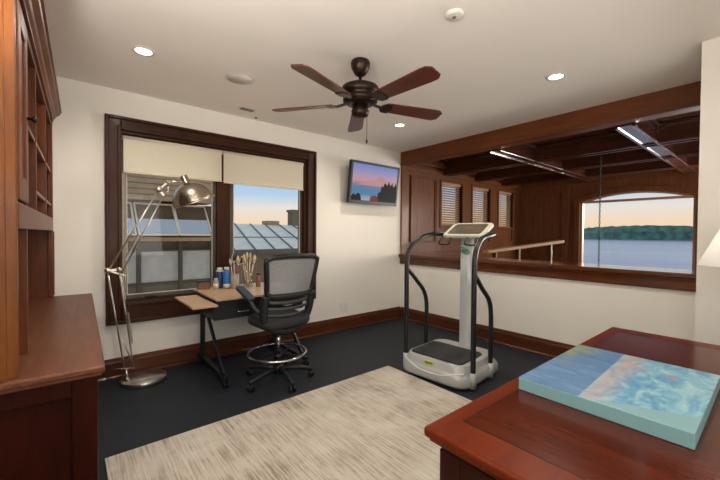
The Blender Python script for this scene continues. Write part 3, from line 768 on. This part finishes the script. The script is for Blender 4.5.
# ------------------------------------------------------------------ drafting table
t = thing('drafting_table', 'black framed drafting table with maple boards under the window', 'table', (-2.685, -.45, 0))
bm = B(); bx(bm, -.545, .44, -.39, .38, .782, .80, .003); obj('tabletop', bm, M['maple'], t)
bm = B(); bx(bm, -.765, -.56, -.485, .17, .752, .770, .003); obj('side_board', bm, M['maple'], t)
bm = B(); bx(bm, -.53, .42, -.33, .34, .745, .781); bx(bm, -.57, -.53, -.30, .15, .735, .77); bar(bm, (-.74, -.30, .742), (-.50, -.30, .742), .03, .018); bar(bm, (-.74, .05, .742), (-.50, .05, .742), .03, .018); obj('top_frame', bm, M['blackmetal'], t)
def drawer(x0, x1, z0, z1):
    bm = B(); bx(bm, x0, x1, -.28, .12, z0, z1, .004); d_ = obj('drawer', bm, M['black'], t)
    bm = B(); xc = (x0+x1)/2; tube(bm, smoothpath([(xc-.045, -.278, (z0+z1)/2+.008), (xc-.045, -.302, (z0+z1)/2-.012), (xc+.045, -.302, (z0+z1)/2-.012), (xc+.045, -.278, (z0+z1)/2+.008)]), .007, 8); obj('drawer_handle', bm, M['chrome'], d_)
drawer(-.53, .0, .585, .735); drawer(.01, .40, .585, .735)
for sx in (-.47, .36):
    bm = B()
    bar(bm, (sx, .30, .06), (sx, .30, .745), .045, .03, (0, 1, 0), .003); bar(bm, (sx, .31, .735), (sx, -.35, .10), .04, .025, (1, 0, 0), .003)
    bar(bm, (sx, .40, .085), (sx, -.43, .085), .045, .035, (0, 0, 1), .004)
    bar(bm, (sx, -.30, .735), (sx, .31, .735), .04, .03, (0, 0, 1), .003)
    obj('leg_frame', bm, M['blackmetal'], t)
    for sy in (.37, -.40):
        bm = B()
        for s in (-1, 1): lathe(bm, [(0, -.008), (.026, -.008), (.028, 0), (.026, .008), (0, .008)], (sx+s*.018, sy-.015, .028), 18, Matrix.Rotation(PI/2, 4, 'Y'))
        tube(bm, [(sx, sy, .03), (sx, sy, .075)], .012, 10); tube(bm, [(sx-.03, sy-.015, .028), (sx+.03, sy-.015, .028)], .005, 8)
        obj('caster', bm, M['black'], t)
bm = B(); bx(bm, -.45, .35, .285, .315, .50, .58, .003); obj('cross_panel', bm, M['blackmetal'], t)

# things on the table
TZ = .8005
def bottle(name, lab, cat, x, y, r, h, body, cap, capm, band=None, group=None, z=TZ):
    t = thing(name, lab, cat, (x, y, z), 0, group)
    bm = B(); lathe(bm, [(0, 0), (r*.95, 0), (r, .006), (r, h*.78), (r*.75, h*.86), (r*.5, h*.88), (r*.5, h*.90), (0, h*.90)], seg=24); obj('body', bm, body, t)
    bm = B(); lathe(bm, [(0, h*.88), (r*.72, h*.88), (r*.72, h), (r*.6, h*1.01), (0, h*1.01)], seg=20); obj('cap', bm, capm, t)
    if band:
        bm = B(); lathe(bm, [(r*1.01, h*band[0]), (r*1.02, h*band[0]), (r*1.02, h*band[1]), (r*1.01, h*band[1])], seg=24); obj('label_band', bm, band[2], t)
    return t
bottle('paint_bottle', 'dark navy bottle with white cap, left of the bright blue bottle', 'bottle', -2.985, -.17, .038, .215, M['dblue'], 1, M['white'], (.82, .875, M['white']))
bottle('paint_bottle', 'bright blue bottle with tan cap and pale base band on the maple board', 'bottle', -2.935, -.24, .036, .225, M['blue'], 1, M['handle_w'], (.02, .22, M['cream']))
bottle('small_bottle', 'short clear bottle with cream cap, left of the blue bottles', 'bottle', -3.05, -.25, .026, .115, M['jar'], 1, M['cream'], (.15, .55, M['cream']))
bottle('amber_bottle', 'small amber brown bottle at the right of the brush jars', 'bottle', -2.62, -.33, .024, .15, M['amber'], 1, M['black'])
t = thing('ink_box', 'low dark box with a flat lid at the back left of the board', 'box', (-3.145, -.14, TZ))
bm = B(); bx(bm, -.055, .055, -.04, .04, 0, .075, .003); obj('body', bm, M['handle_b'], t)
bm = B(); bx(bm, -.06, .06, -.045, .045, .076, .09, .003); obj('lid', bm, M['black'], t)
def cup(name, lab, x, y, r, h, mat):
    t = thing(name, lab, 'cup', (x, y, TZ))
    bm = B(); lathe(bm, [(0, 0), (r*.92, 0), (r, .008), (r, h), (r-.004, h), (r-.004, .01), (0, .008)], seg=28); obj('body', bm, mat, t)
    bm = B(); tube(bm, [(r*math.cos(2*PI*k/28), r*math.sin(2*PI*k/28), h) for k in range(28)], .0028, 6, True); obj('rim', bm, mat, t)
    return t
cup('brush_cup', 'grey stoneware cup holding dark tipped brushes on the table', -2.86, -.28, .044, .155, M['jar'])
cup('brush_jar', 'clear glass jar full of pale brushes, left of the small brown bottle', -2.725, -.30, .052, .18, M['clear'])
def brush(x, y, dx, dy, L, handle, tipm, lab, group, w=.007):
    t = thing('paint_brush', lab, 'brush', (x, y, TZ+.012), 0, group)
    p0 = V((0, 0, 0)); d = V((dx, dy, 1)).normalized()
    bm = B(); tube(bm, [p0, d*L*.35, d*L*.72], [.003, .0048, .004], 8); obj('handle', bm, handle, t)
    bm = B(); tube(bm, [d*L*.71, d*L*.80], [.0045, w*.8], 8); obj('ferrule', bm, M['chrome'], t)
    bm = B(); tube(bm, [d*L*.795, d*L*.88, d*L*.96, d*L], [w*.8, w*1.25, w*.9, .001], 8); obj('bristles', bm, tipm, t)
for k in range(9):
    a = k*2.4; s = .10+.05*(k % 3)
    brush(-2.86+.012*math.cos(a), -.28+.012*math.sin(a), s*math.cos(a), s*math.sin(a)*.8, .31+.018*(k % 4), [M['handle_b'], M['handle_w'], M['handle_b']][k % 3], [M['bristle_l'], M['bristle_d']][k % 2], 'artist brush standing in the grey stoneware cup', 'brushes in the grey cup', .012)
for k in range(9):
    a = k*2.4+.5; s = .10+.06*(k % 3)
    brush(-2.725+.014*math.cos(a), -.30+.014*math.sin(a), s*math.cos(a), s*math.sin(a)*.8, .32+.018*(k % 4), [M['handle_y'], M['handle_w']][k % 2], [M['bristle_l'], M['handle_y'], M['bristle_l']][k % 3], 'pale artist brush standing in the clear glass jar', 'brushes in the glass jar', .011)

# ------------------------------------------------------------------ drafting chair
t = thing('drafting_chair', 'black mesh drafting chair with chrome foot ring facing the table', 'chair', (-2.71, -1.00, 0), math.radians(3))
K, F_ = M['black'], M['fabric']
bm = B(); lathe(bm, [(0, .07), (.045, .07), (.05, .09), (.045, .13), (.033, .15), (0, .15)], seg=24); obj('hub', bm, K, t)
for k in range(5):
    a = math.radians(-93+72*k-4); d = V((math.cos(a), math.sin(a), 0))
    bm = B(); tube(bm, [d*.02+V((0, 0, .112)), d*.16+V((0, 0, .105)), d*.31+V((0, 0, .078)), d*.325+V((0, 0, .070))], [.026, .023, .018, .014], 10); obj('base_leg', bm, K, t)
    p = d*.315; s = V((-d.y, d.x, 0))
    bm = B()
    for sg in (-1, 1):
        lathe(bm, [(0, -.010), (.026, -.010), (.029, -.004), (.029, .004), (.026, .010), (0, .010)], p+s*sg*.018+V((0, 0, .029)), 20, V((0, 0, 1)).rotation_difference(s).to_matrix().to_4x4())
    tube(bm, [p+V((0, 0, .03)), p+V((0, 0, .08))], .010, 8); tube(bm, [p-s*.02+V((0, 0, .029)), p+s*.02+V((0, 0, .029))], .006, 8)
    obj('caster', bm, K, t)
bm = B(); tube(bm, [(0, 0, .14), (0, 0, .25)], .029, 18); obj('column_sleeve', bm, K, t)
bm = B(); tube(bm, [(0, 0, .24), (0, 0, .475)], .019, 18); obj('gas_column', bm, M['chrome'], t)
bm = B(); tube(bm, [(.265*math.cos(2*PI*k/40)-.02, .265*math.sin(2*PI*k/40)-.02, .275) for k in range(40)], .011, 10, True); fr = obj('foot_ring', bm, M['chrome'], t)
bm = B()
for k in range(4):
    a = .5+PI/2*k; tube(bm, [(.03*math.cos(a), .03*math.sin(a), .235), (.258*math.cos(a), .258*math.sin(a)-.02, .268)], .008, 8)
lathe(bm, [(.02, .21), (.042, .21), (.042, .255), (.02, .255)], seg=20); obj('ring_spokes', bm, K, fr)
bm = B(); bx(bm, -.10, .10, -.13, .12, .465, .545, .012); tube(bm, [(.08, .03, .47), (.22, .04, .455), (.27, .04, .46)], .006, 8); tube(bm, [(-.05, 0, .46), (-.17, -.02, .40), (-.20, -.02, .36)], .005, 8); obj('tilt_mechanism', bm, K, t)
bm = B()
loft(bm, [[(x*s_, y*s_-.01, z) for x, y in rrect(.50, .44, .11, 6)] for z, s_ in ((.54, .86), (.55, .95), (.575, 1.0), (.60, 1.0), (.62, .96), (.63, .86))]); obj('seat', bm, F_, t)
def byy(z): # back centre line
    s = (z-.52)/.67; return -.145-.15*s-.02*math.sin(s*PI)
def bw(z):
    return .222+.042*(z-.84)/.34 if z > .84 else .222+.012*min(1, (.84-z)/.1)
def bp(x, z): # point on the back surface; edges wrap forward
    w = bw(z); return V((x, byy(z)+.055*(x/w)**2*(1.1-.5*(z-.52)/.67), z))
def fpath():
    pts = []
    zs = [.86+.30*k/8 for k in range(9)]
    for z in zs: pts.append(bp(-bw(z), z))
    for k in range(1, 10):
        x = -bw(1.18)+2*bw(1.18)*k/10; pts.append(bp(x, 1.182+.012*(1-(x/bw(1.18))**2)))
    for z in reversed(zs): pts.append(bp(bw(z), z))
    for k in range(1, 10):
        x = bw(.84)-2*bw(.84)*k/10; pts.append(bp(x, .838))
    return pts
bm = B(); tube(bm, fpath(), .024, 10, True); obj('back_frame', bm, K, t)
bm = B(); slab(bm, lambda u, v: bp((2*u-1)*(bw(.85+.325*v)-.004), .85+.325*v), 14, 12, (0, -.002, 0)); obj('back_mesh', bm, M['mesh'], t)
# U-shaped lower shell sweeping under the lumbar slats
U_ = [(-.232, .85), (-.240, .75), (-.225, .64), (-.165, .555), (-.08, .515), (0, .505), (.08, .515), (.165, .555), (.225, .64), (.240, .75), (.232, .85)]
bm = B(); tube(bm, smoothpath([V((x, byy(max(z, .53))+.055*min(1, (x/.24)**2)-.014, z)) for x, z in U_], 5), .036, 12); obj('back_shell', bm, K, t)
bm = B(); tube(bm, smoothpath([(0, byy(.56)-.01, .53), (0, -.16, .50), (0, -.08, .49)], 5), .035, 10, flat=(1, 0, 0)); obj('back_stem', bm, K, t)
for z in (.60, .665, .73, .79):
    bm = B(); slab(bm, lambda u, v, z=z: bp((2*u-1)*(.17 if z < .63 else .21 if z < .7 else .228), z-.014+.03*v-.018*(1-(2*u-1)**2)), 14, 2, (0, -.008, 0)); obj('lumbar_slat', bm, M['lumbar'], t)
for s in (-1, 1):
    bm = B(); tube(bm, smoothpath([(s*.235, byy(.70)+.05, .70), (s*.275, -.12, .71), (s*.285, -.06, .745), (s*.285, .0, .79)], 5), .02, 10); ar = obj('arm_support', bm, K, t)
    bm = B()
    rr = rrect(.078, .27, .034, 5)
    tmp = bmesh.new(); loft(tmp, [[(x*q_, y*q_, z) for x, y in rr] for z, q_ in ((-.016, .9), (-.008, 1), (.010, 1), (.017, .88))])
    tmp.transform(Matrix.Translation((s*.288, .095, .845)) @ Matrix.Rotation(math.radians(s*-4), 4, 'Z') @ Matrix.Rotation(math.radians(21), 4, 'X')); merge(bm, tmp); obj('arm_pad', bm, M['armpad'], ar)

# ------------------------------------------------------------------ vibration platform machine
t = thing('vibration_machine', 'silver vibration platform exercise machine with curved black handrails', 'exercise machine', (-1.275, -1.905, 0), math.radians(5))
def rr3(w, d, r, z, ox=0): return [(x+ox, y, z) for x, y in rrect(w, d, r, 8)]
bm = B(); loft(bm, [rr3(.66, .66, .10, .0), rr3(.66, .66, .10, .03)]); obj('foot_base', bm, M['black'], t)
bm = B(); loft(bm, [rr3(.74, .73, .13, .022, .02), rr3(.76, .75, .14, .04, .02), rr3(.76, .75, .14, .10, .02), rr3(.73, .72, .13, .125, .02), rr3(.68, .67, .12, .15, .02), rr3(.67, .66, .12, .195, .02), rr3(.64, .63, .11, .21, .02)]); body = obj('platform_body', bm, M['silver'], t)
bm = B(); tube(bm, smoothpath([(-.300, .325, .152), (-.330, .25, .132), (-.360, .13, .103), (-.362, .0, .094), (-.360, -.13, .103), (-.330, -.25, .132), (-.300, -.325, .152)], 6), .008, 8); obj('groove_bead', bm, M['white'], body)
bm = B(); loft(bm, [rr3(.44, .56, .05, .209, -.06), rr3(.45, .57, .05, .215, -.06), rr3(.44, .56, .05, .226, -.06)]); obj('standing_mat', bm, M['dmat'], t)
bm = B(); bx(bm, -.329, -.314, -.02, .075, .155, .188, .002); obj('sticker', bm, M['yellow'], body)
bm = B(); bx(bm, -.331, -.328, -.010, .065, .163, .169); bx(bm, -.331, -.328, -.010, .065, .174, .179); obj('sticker_print', bm, M['olive'], body)
bm = B(); loft(bm, [[(x+.29, y-.03, z) for x, y in rrect(a, c, .04, 6)] for z, a, c in ((.20, .13, .150), (.24, .115, .135), (.9, .11, .130), (1.40, .105, .128))]); colm = obj('column', bm, M['column'], t)
# green oval emblem on the column front
bm = B()
ov = [(.231, -.03+.048*math.cos(2*PI*k/24), 1.225+.030*math.sin(2*PI*k/24)+.016*math.cos(2*PI*k/24)) for k in range(24)]
tube(bm, ov, .0045, 6, True)
for y0, y1, z in ((-.032, .028, 1.237), (-.028, .034, 1.224), (-.022, .026, 1.211)): bar(bm, (.231, y0-.03, z+.35*y0), (.231, y1-.03, z+.35*y1), .006, .008)
obj('emblem', bm, M['green'], colm)
# console
bm = B()
tmp = bmesh.new(); loft(tmp, [[(x*q_, y*q_, z) for x, y in rrect(.30, .46, .05, 6)] for z, q_ in ((-.03, .82), (-.015, .97), (.0, 1.0), (.012, 1.0), (.02, .97))])
CM = Matrix.Translation((.235, -.065, 1.435)) @ Matrix.Rotation(math.radians(-27), 4, 'Y')
tmp.transform(CM); merge(bm, tmp); con = obj('console', bm, M['console'], t)
bm = B(); tmp = bmesh.new(); loft(tmp, [[(x, y, z) for x, y in rrect(.23, .37, .03, 5)] for z in (.0195, .0225)]); tmp.transform(CM); merge(bm, tmp); pn = obj('control_panel', bm, M['panel'], con)
bm = B()
for i in range(2):
    for s in (-1, 1): bx(bm, -.07+i*.05, -.04+i*.05, s*.13-.03, s*.13+.03, .022, .0245, .001, 2, CM)
bx(bm, .01, .06, -.05, .05, .022, .0235, .001, 2, CM); obj('buttons', bm, M['handle_b'], pn)
for s in (-1, 1):
    bm = B()
    main = smoothpath([(-.225, s*.375, .03), (-.225, s*.375, .40), (-.225, s*.375, .80), (-.225, s*.375, 1.10), (-.205, s*.372, 1.21), (-.13, s*.36, 1.30), (-.01, s*.345, 1.36), (.12, s*.355, 1.385), (.22, s*.345, 1.398), (.265, s*.30, 1.40), (.27, s*.2, 1.40), (.27, s*.07, 1.40)], 6)
    tube(bm, main, .024, 12); hr = obj('handrail', bm, M['blackmetal'], t)
    bm = B(); tube(bm, smoothpath([(-.222, s*.375, 1.04), (-.17, s*.372, 1.00), (-.06, s*.368, .90), (.08, s*.372, .77), (.13, s*.37, .62), (.13, s*.37, .35), (.13, s*.37, .06)], 6), .022, 12); obj('rear_strut', bm, M['blackmetal'], hr)
    for x_, r_ in ((-.225, .029), (.13, .027)):
        bm = B(); tube(bm, [(x_, s*.375, .02), (x_, s*.375, .16)], r_, 14); obj('rail_sleeve', bm, M['silver'], hr)
    bm = B(); tube(bm, smoothpath([(.14, s*.19-.03, 1.385), (.08, s*.205-.03, 1.33), (.07, s*.20-.03, 1.295), (.07, s*.095-.03, 1.295), (.08, s*.09-.03, 1.33), (.14, s*.10-.03, 1.385)], 5), .0085, 8); obj('grip_loop', bm, M['black'], con)

# ------------------------------------------------------------------ big desk, canvas, table lamp
t = thing('writing_desk', 'large mahogany desk with inlaid top in the right foreground', 'desk', (-2.35, -3.80, 0))
def inl(bm):
    pass
bm = B(); bx(bm, -1.0, .99, -.50, .50, .735, .770, .012, 3); bx(bm, -.985, .975, -.485, .485, .722, .736, .004); top = obj('desktop', bm, M['desk'], t)
bm = B(); bx(bm, -.868, .858, -.44, .43, .7695, .7708); obj('inlay_panel', bm, M['desk_in'], top)
bm = B()
for q in ((-.872, .862, .430, .434), (-.872, .862, -.444, -.44), (-.872, -.868, -.44, .43), (.858, .862, -.44, .43)): bx(bm, q[0], q[1], q[2], q[3], .7695, .7712)
obj('inlay_line', bm, M['bronze'], top)
for x0, x1 in ((-.95, -.50), (.49, .94)):
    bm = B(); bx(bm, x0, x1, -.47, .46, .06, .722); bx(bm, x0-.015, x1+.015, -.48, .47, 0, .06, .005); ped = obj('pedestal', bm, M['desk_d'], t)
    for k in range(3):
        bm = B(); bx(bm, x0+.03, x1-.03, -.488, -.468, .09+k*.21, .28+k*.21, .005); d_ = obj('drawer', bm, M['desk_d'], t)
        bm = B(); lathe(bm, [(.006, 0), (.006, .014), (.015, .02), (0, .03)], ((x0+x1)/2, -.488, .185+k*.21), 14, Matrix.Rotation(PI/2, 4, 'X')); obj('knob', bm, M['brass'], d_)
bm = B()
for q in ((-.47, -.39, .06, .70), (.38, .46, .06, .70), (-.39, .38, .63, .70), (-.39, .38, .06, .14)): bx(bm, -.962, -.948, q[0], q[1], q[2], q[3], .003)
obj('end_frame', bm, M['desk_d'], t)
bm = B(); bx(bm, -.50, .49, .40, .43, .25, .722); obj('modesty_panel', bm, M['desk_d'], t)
bm = B(); bx(bm, -.335, .335, -.26, .26, .0, .05, .003); o = obj('canvas_painting', bm, M['canvas'])
o.location = (-2.505, -3.628, .7715); o.rotation_euler = (0, 0, math.radians(.0)); tag(o, 'blue abstract seascape canvas lying flat on the desk', 'painting')
t = thing('table_lamp', 'white cone shaded table lamp at the far end of the desk by the white wall', 'lamp', (-1.50, -3.985, .7712))
bm = B(); lathe(bm, [(0, 0), (.085, 0), (.088, .012), (.06, .02), (.03, .035), (.022, .06), (.05, .12), (.06, .18), (.045, .24), (.018, .29), (.014, .40), (0, .40)], seg=32); obj('base', bm, M['bronze'], t)
bm = B(); lathe(bm, [(.246, .467), (.249, .467), (.108, .79), (.105, .79)], seg=48); 
obj('lamp_shade', bm, M['lampshade'], t)
bm = B(); lathe(bm, [(0, .42), (.015, .42), (.032, .50), (.02, .54), (0, .55)], seg=16); obj('bulb', bm, M['white'], t)
bm = B(); tube(bm, [(0, 0, .39), (0, 0, .46), (-.06, .0, .56), (-.06, 0, .78), (0, 0, .795), (.06, 0, .78), (.06, 0, .56), (0, 0, .46)], .003, 6); tube(bm, [(-.10, 0, .789), (.10, 0, .789)], .003, 6); lathe(bm, [(0, .79), (.01, .80), (0, .82)], seg=12); obj('harp', bm, M['brass'], t)
bm = B(); tube(bm, [(-.06, .14, .44), (-.06, .14, .465)], .004, 6); obj('pull_switch', bm, M['black'], t)

# ------------------------------------------------------------------ outside: neighbours
t = thing('neighbour_house', 'olive trimmed neighbouring house seen through the left window pane', 'house', (-2.9, 3.6, -3.0))
def pz(z): return z+3.0
bm = B(); bx(bm, -3.5, 1.02, .02, 3.5, -.5, pz(1.95)); obj('wall', bm, M['olive'], t)
for x0, x1 in ((-1.0, -.38), (-.30, .325), (.40, .935)):
    bm = B(); frame_ring(bm, x0-.03, x1+.03, pz(.19), pz(1.06), .03, .03, -.03, .03, .005); f = obj('window', bm, M['olive'], t)
    bm = B(); bx(bm, x0, x1, -.005, .005, pz(.44), pz(1.03)); obj('pane', bm, M['winpane'], f)
    bm = B(); bx(bm, x0, x1, -.005, .005, pz(.22), pz(.40)); obj('lower_pane', bm, M['darkpane'], f)
    bm = B(); bx(bm, x0-.01, x1+.01, -.025, .025, pz(.39), pz(.445), .004); obj('meeting_rail', bm, M['olive'], f)
bm = B(); bx(bm, -3.5, 1.06, -.10, .02, pz(1.225), pz(1.30), .008); obj('sill_band', bm, M['soffit'], t)
bm = B()
for xx in (-.34, .365, .985): bx(bm, xx-.03, xx+.035, -.045, .02, pz(.0), pz(1.22))
bx(bm, -3.5, 1.05, -.05, .02, pz(-.05), pz(.17), .005); obj('trim_boards', bm, M['olive'], t)
for x0, x1 in ((-1.10, -.46), (-.41, .225), (.25, .82)):
    A0, A1 = V((-.0, .0, pz(1.93))), V((.03, -.42, pz(1.35)))
    def Pq(x, s): p = A0.lerp(A1, s); return V((x+p.x, p.y, p.z))
    bm = B()
    for xa in (x0, x1): bar(bm, Pq(xa, 0), Pq(xa, 1), .028, .03, (0, 1, 1))
    for s_ in (0, 1): bar(bm, Pq(x0, s_), Pq(x1, s_), .028, .03, (0, 0, 1))
    f = obj('awning_sash', bm, M['offwhite'], t)
    bm = B(); slab(bm, lambda u, v: Pq(x0+(x1-x0)*u, v), 1, 1, (0, .008, .006)); obj('awning_pane', bm, M['pane_m'], f)
bm = B(); bx(bm, -3.5, .95, -.27, .4, pz(1.99), pz(2.03)); obj('soffit', bm, M['soffit'], t)
bm = B()
for k in range(5): bx(bm, -3.5, .97, -.31, -.27, pz(1.98+k*.1), pz(2.072+k*.1), .006)
bx(bm, -3.5, .95, -.27, 2.5, pz(2.03), pz(2.46)); obj('eave_boards', bm, M['soffit'], t)

t = thing('metal_roof_house', 'house with pale standing seam metal roof outside the right window pane', 'house', (0, 6.6, -3.0))
Z0 = 3.0
bm = B(); bx(bm, -2.4, 7.0, .25, 6.5, -.5, Z0+.80); obj('wall', bm, M['siding'], t)
bm = B(); slab(bm, lambda u, v: V((-2.6+9.8*u, 0+3.6*v, Z0+.86+.90*v)), 1, 1, (0, 0, -.08)); obj('roof', bm, M['roof'], t)
bm = B()
for k in range(14):
    if -2.5 < -3.0+k*.66+.65 < 7.1: bar(bm, (-3.0+k*.66, -.01, Z0+.875), (-3.0+k*.66+.65, 3.6, Z0+1.775), .045, .04)
bar(bm, (-2.6, 1.5, Z0+1.245), (7.2, 1.5, Z0+1.245), .03, .03)
obj('roof_seams', bm, M['seam'], t)
bm = B(); bx(bm, -2.6, 7.2, -.06, .0, Z0+.74, Z0+.88, .01); obj('gutter', bm, M['seam'], t)
bm = B(); bx(bm, 2.3, 2.9, 3.5, 4.0, Z0+1.68, Z0+1.93, .02); obj('roof_vent', bm, M['soffit'], t)
bm = B(); bx(bm, 3.53, 3.95, 3.5, 3.95, Z0+1.5, Z0+2.42, .02); bx(bm, 3.49, 3.99, 3.46, 3.99, Z0+2.36, Z0+2.46); obj('chimney', bm, M['siding'], t)

# lake and far shore
bm = B(); bx(bm, 14, 3000, -2600, 2600, -13, -12.0); o = obj('lake', bm, M['water']); tag(o, 'calm grey blue lake seen through the arched window', 'lake', kind='stuff')
bm = B()
random.seed(3)
rows = []
N = 260
for i in range(N+1):
    y = -1500+3000*i/N
    h = 34+9*math.sin(i*.045+1)+5*math.sin(i*.13)
    h *= .75+.25*math.cos((i-135)*.012)
    j = random.uniform(-2.2, 2.2)
    rows.append([bm.verts.new((1400, y, -11.98)), bm.verts.new((1405+random.uniform(0, 10), y, -12+h*.55+random.uniform(-1, 1))), bm.verts.new((1430, y, -12+h+j)), bm.verts.new((1470, y, -12+h*.96+j)), bm.verts.new((1600, y, -11.98))])
for a, c in zip(rows, rows[1:]):
    for k in range(4): bm.faces.new((a[k], c[k], c[k+1], a[k+1]))
o = obj('wooded_shore', bm, M['trees']); tag(o, 'dark green wooded hill along the far lake shore', 'shore', kind='stuff')

# ------------------------------------------------------------------ world and lights
wd = bpy.data.worlds.new('world'); sc.world = wd; wd.use_nodes = True; nt = wd.node_tree
for n_ in list(nt.nodes): nt.nodes.remove(n_)
out = nt.nodes.new('ShaderNodeOutputWorld'); bg = nt.nodes.new('ShaderNodeBackground')
tc = nt.nodes.new('ShaderNodeTexCoord'); sp = nt.nodes.new('ShaderNodeSeparateXYZ'); nt.links.new(tc.outputs['Generated'], sp.inputs[0])
mp = nt.nodes.new('ShaderNodeMapping'); mp.inputs['Scale'].default_value = (1.2, 1.2, 9); nt.links.new(tc.outputs['Generated'], mp.inputs[0])
cl = noise(nt, mp.outputs[0], 2.2, 5, .6, .4)
zz = math_(nt, 'ADD', sp.outputs[2], math_(nt, 'MULTIPLY', math_(nt, 'SUBTRACT', cl, .5), .05))
rr = ramp(nt, zz, [(0, (.92, .66, .42)), (.035, (.95, .74, .52)), (.065, (.86, .80, .74)), (.105, (.48, .66, .86)), (.22, (.42, .58, .80)), (.6, (.60, .66, .72))])
nt.links.new(rr.outputs[0], bg.inputs[0]); bg.inputs[1].default_value = 1.0; nt.links.new(bg.outputs[0], out.inputs[0])

def light(name, kind, loc, direction, energy, color, **kw):
    l = bpy.data.lights.new(name, kind); l.energy = energy; l.color = color
    for k_, v_ in kw.items(): setattr(l, k_, v_)
    o = bpy.data.objects.new(name, l); COL.objects.link(o); o.location = loc
    o.rotation_euler = V(direction).to_track_quat('-Z', 'Y').to_euler(); return o
t = thing('added_uplight', 'added bronze uplighter, out of view before the near end of the hutch, to brighten the ceiling', 'floor lamp', (-4.55, -2.95, 0))  # lamp added out of view to wash the ceiling with light
bm = B(); lathe(bm, [(0, 0), (.14, 0), (.145, .01), (.13, .025), (.02, .035), (0, .035)], seg=32); obj('base', bm, M['bronze'], t)
bm = B(); tube(bm, [(0, 0, .03), (0, 0, 1.70)], .014, 14); obj('pole', bm, M['bronze'], t)
bm = B(); lathe(bm, [(0, 1.69), (.03, 1.69), (.12, 1.74), (.19, 1.83), (.185, 1.83), (.115, 1.75), (.03, 1.70), (0, 1.70)], seg=40); obj('bowl_shade', bm, M['bronze'], t)
bm = B(); lathe(bm, [(0, 1.70), (.03, 1.72), (.03, 1.78), (0, 1.80)], seg=16); obj('bulb', bm, M['white'], t)
light('added_uplight_spot', 'SPOT', (-4.55, -2.95, 1.84), (0, 0, 1), 80, (1, .93, .84), spot_size=math.radians(170), spot_blend=.4, shadow_soft_size=.10)  # upward spot of the added lamp
light('low_sun', 'SUN', (20, -8, 4), (-.93, .36, -.035), 1.2, (1, .80, .58), angle=math.radians(7))
light('added_rear_fill', 'AREA', (-3.5, YR-.30, 1.6), (-.05, 1, .7), 42, (1, .965, .91), shape='RECTANGLE', size=2.0, size_y=1.8, spread=math.radians(150))  # soft fill added behind the camera, shining through the added rear window
light('added_left_fill', 'AREA', (XL-.25, -4.3, 2.0), (1, .6, .6), 30, (1, .965, .91), shape='RECTANGLE', size=1.4, size_y=1.1, spread=math.radians(150))  # fill added from the left, aimed up towards the ceiling
light('added_side_fill', 'AREA', (2.3, -4.85, 1.5), (-.6, 1, .45), 46, (1, .95, .88), shape='RECTANGLE', size=2.8, size_y=1.6)  # fill added to light the panelled room from its unseen side
light('added_lake_fill', 'AREA', (4.65, -4.0, 1.4), (-1, .5, .28), 220, (1, .95, .88), shape='RECTANGLE', size=1.0, size_y=1.9)  # fill added at an unseen opening, lights the corner through the half wall
light('table_lamp_fill', 'POINT', (-1.5, -3.985, 1.30), (0, 0, -1), 5, (1, .93, .82), shadow_soft_size=.04)  # added glow that brightens the shade; the lamp itself is likely unlit

sc.view_settings.view_transform = 'Standard'; sc.view_settings.look = 'None'
sc.view_settings.exposure = 0.0; sc.view_settings.gamma = 1.0; sc.view_settings.use_curve_mapping = False
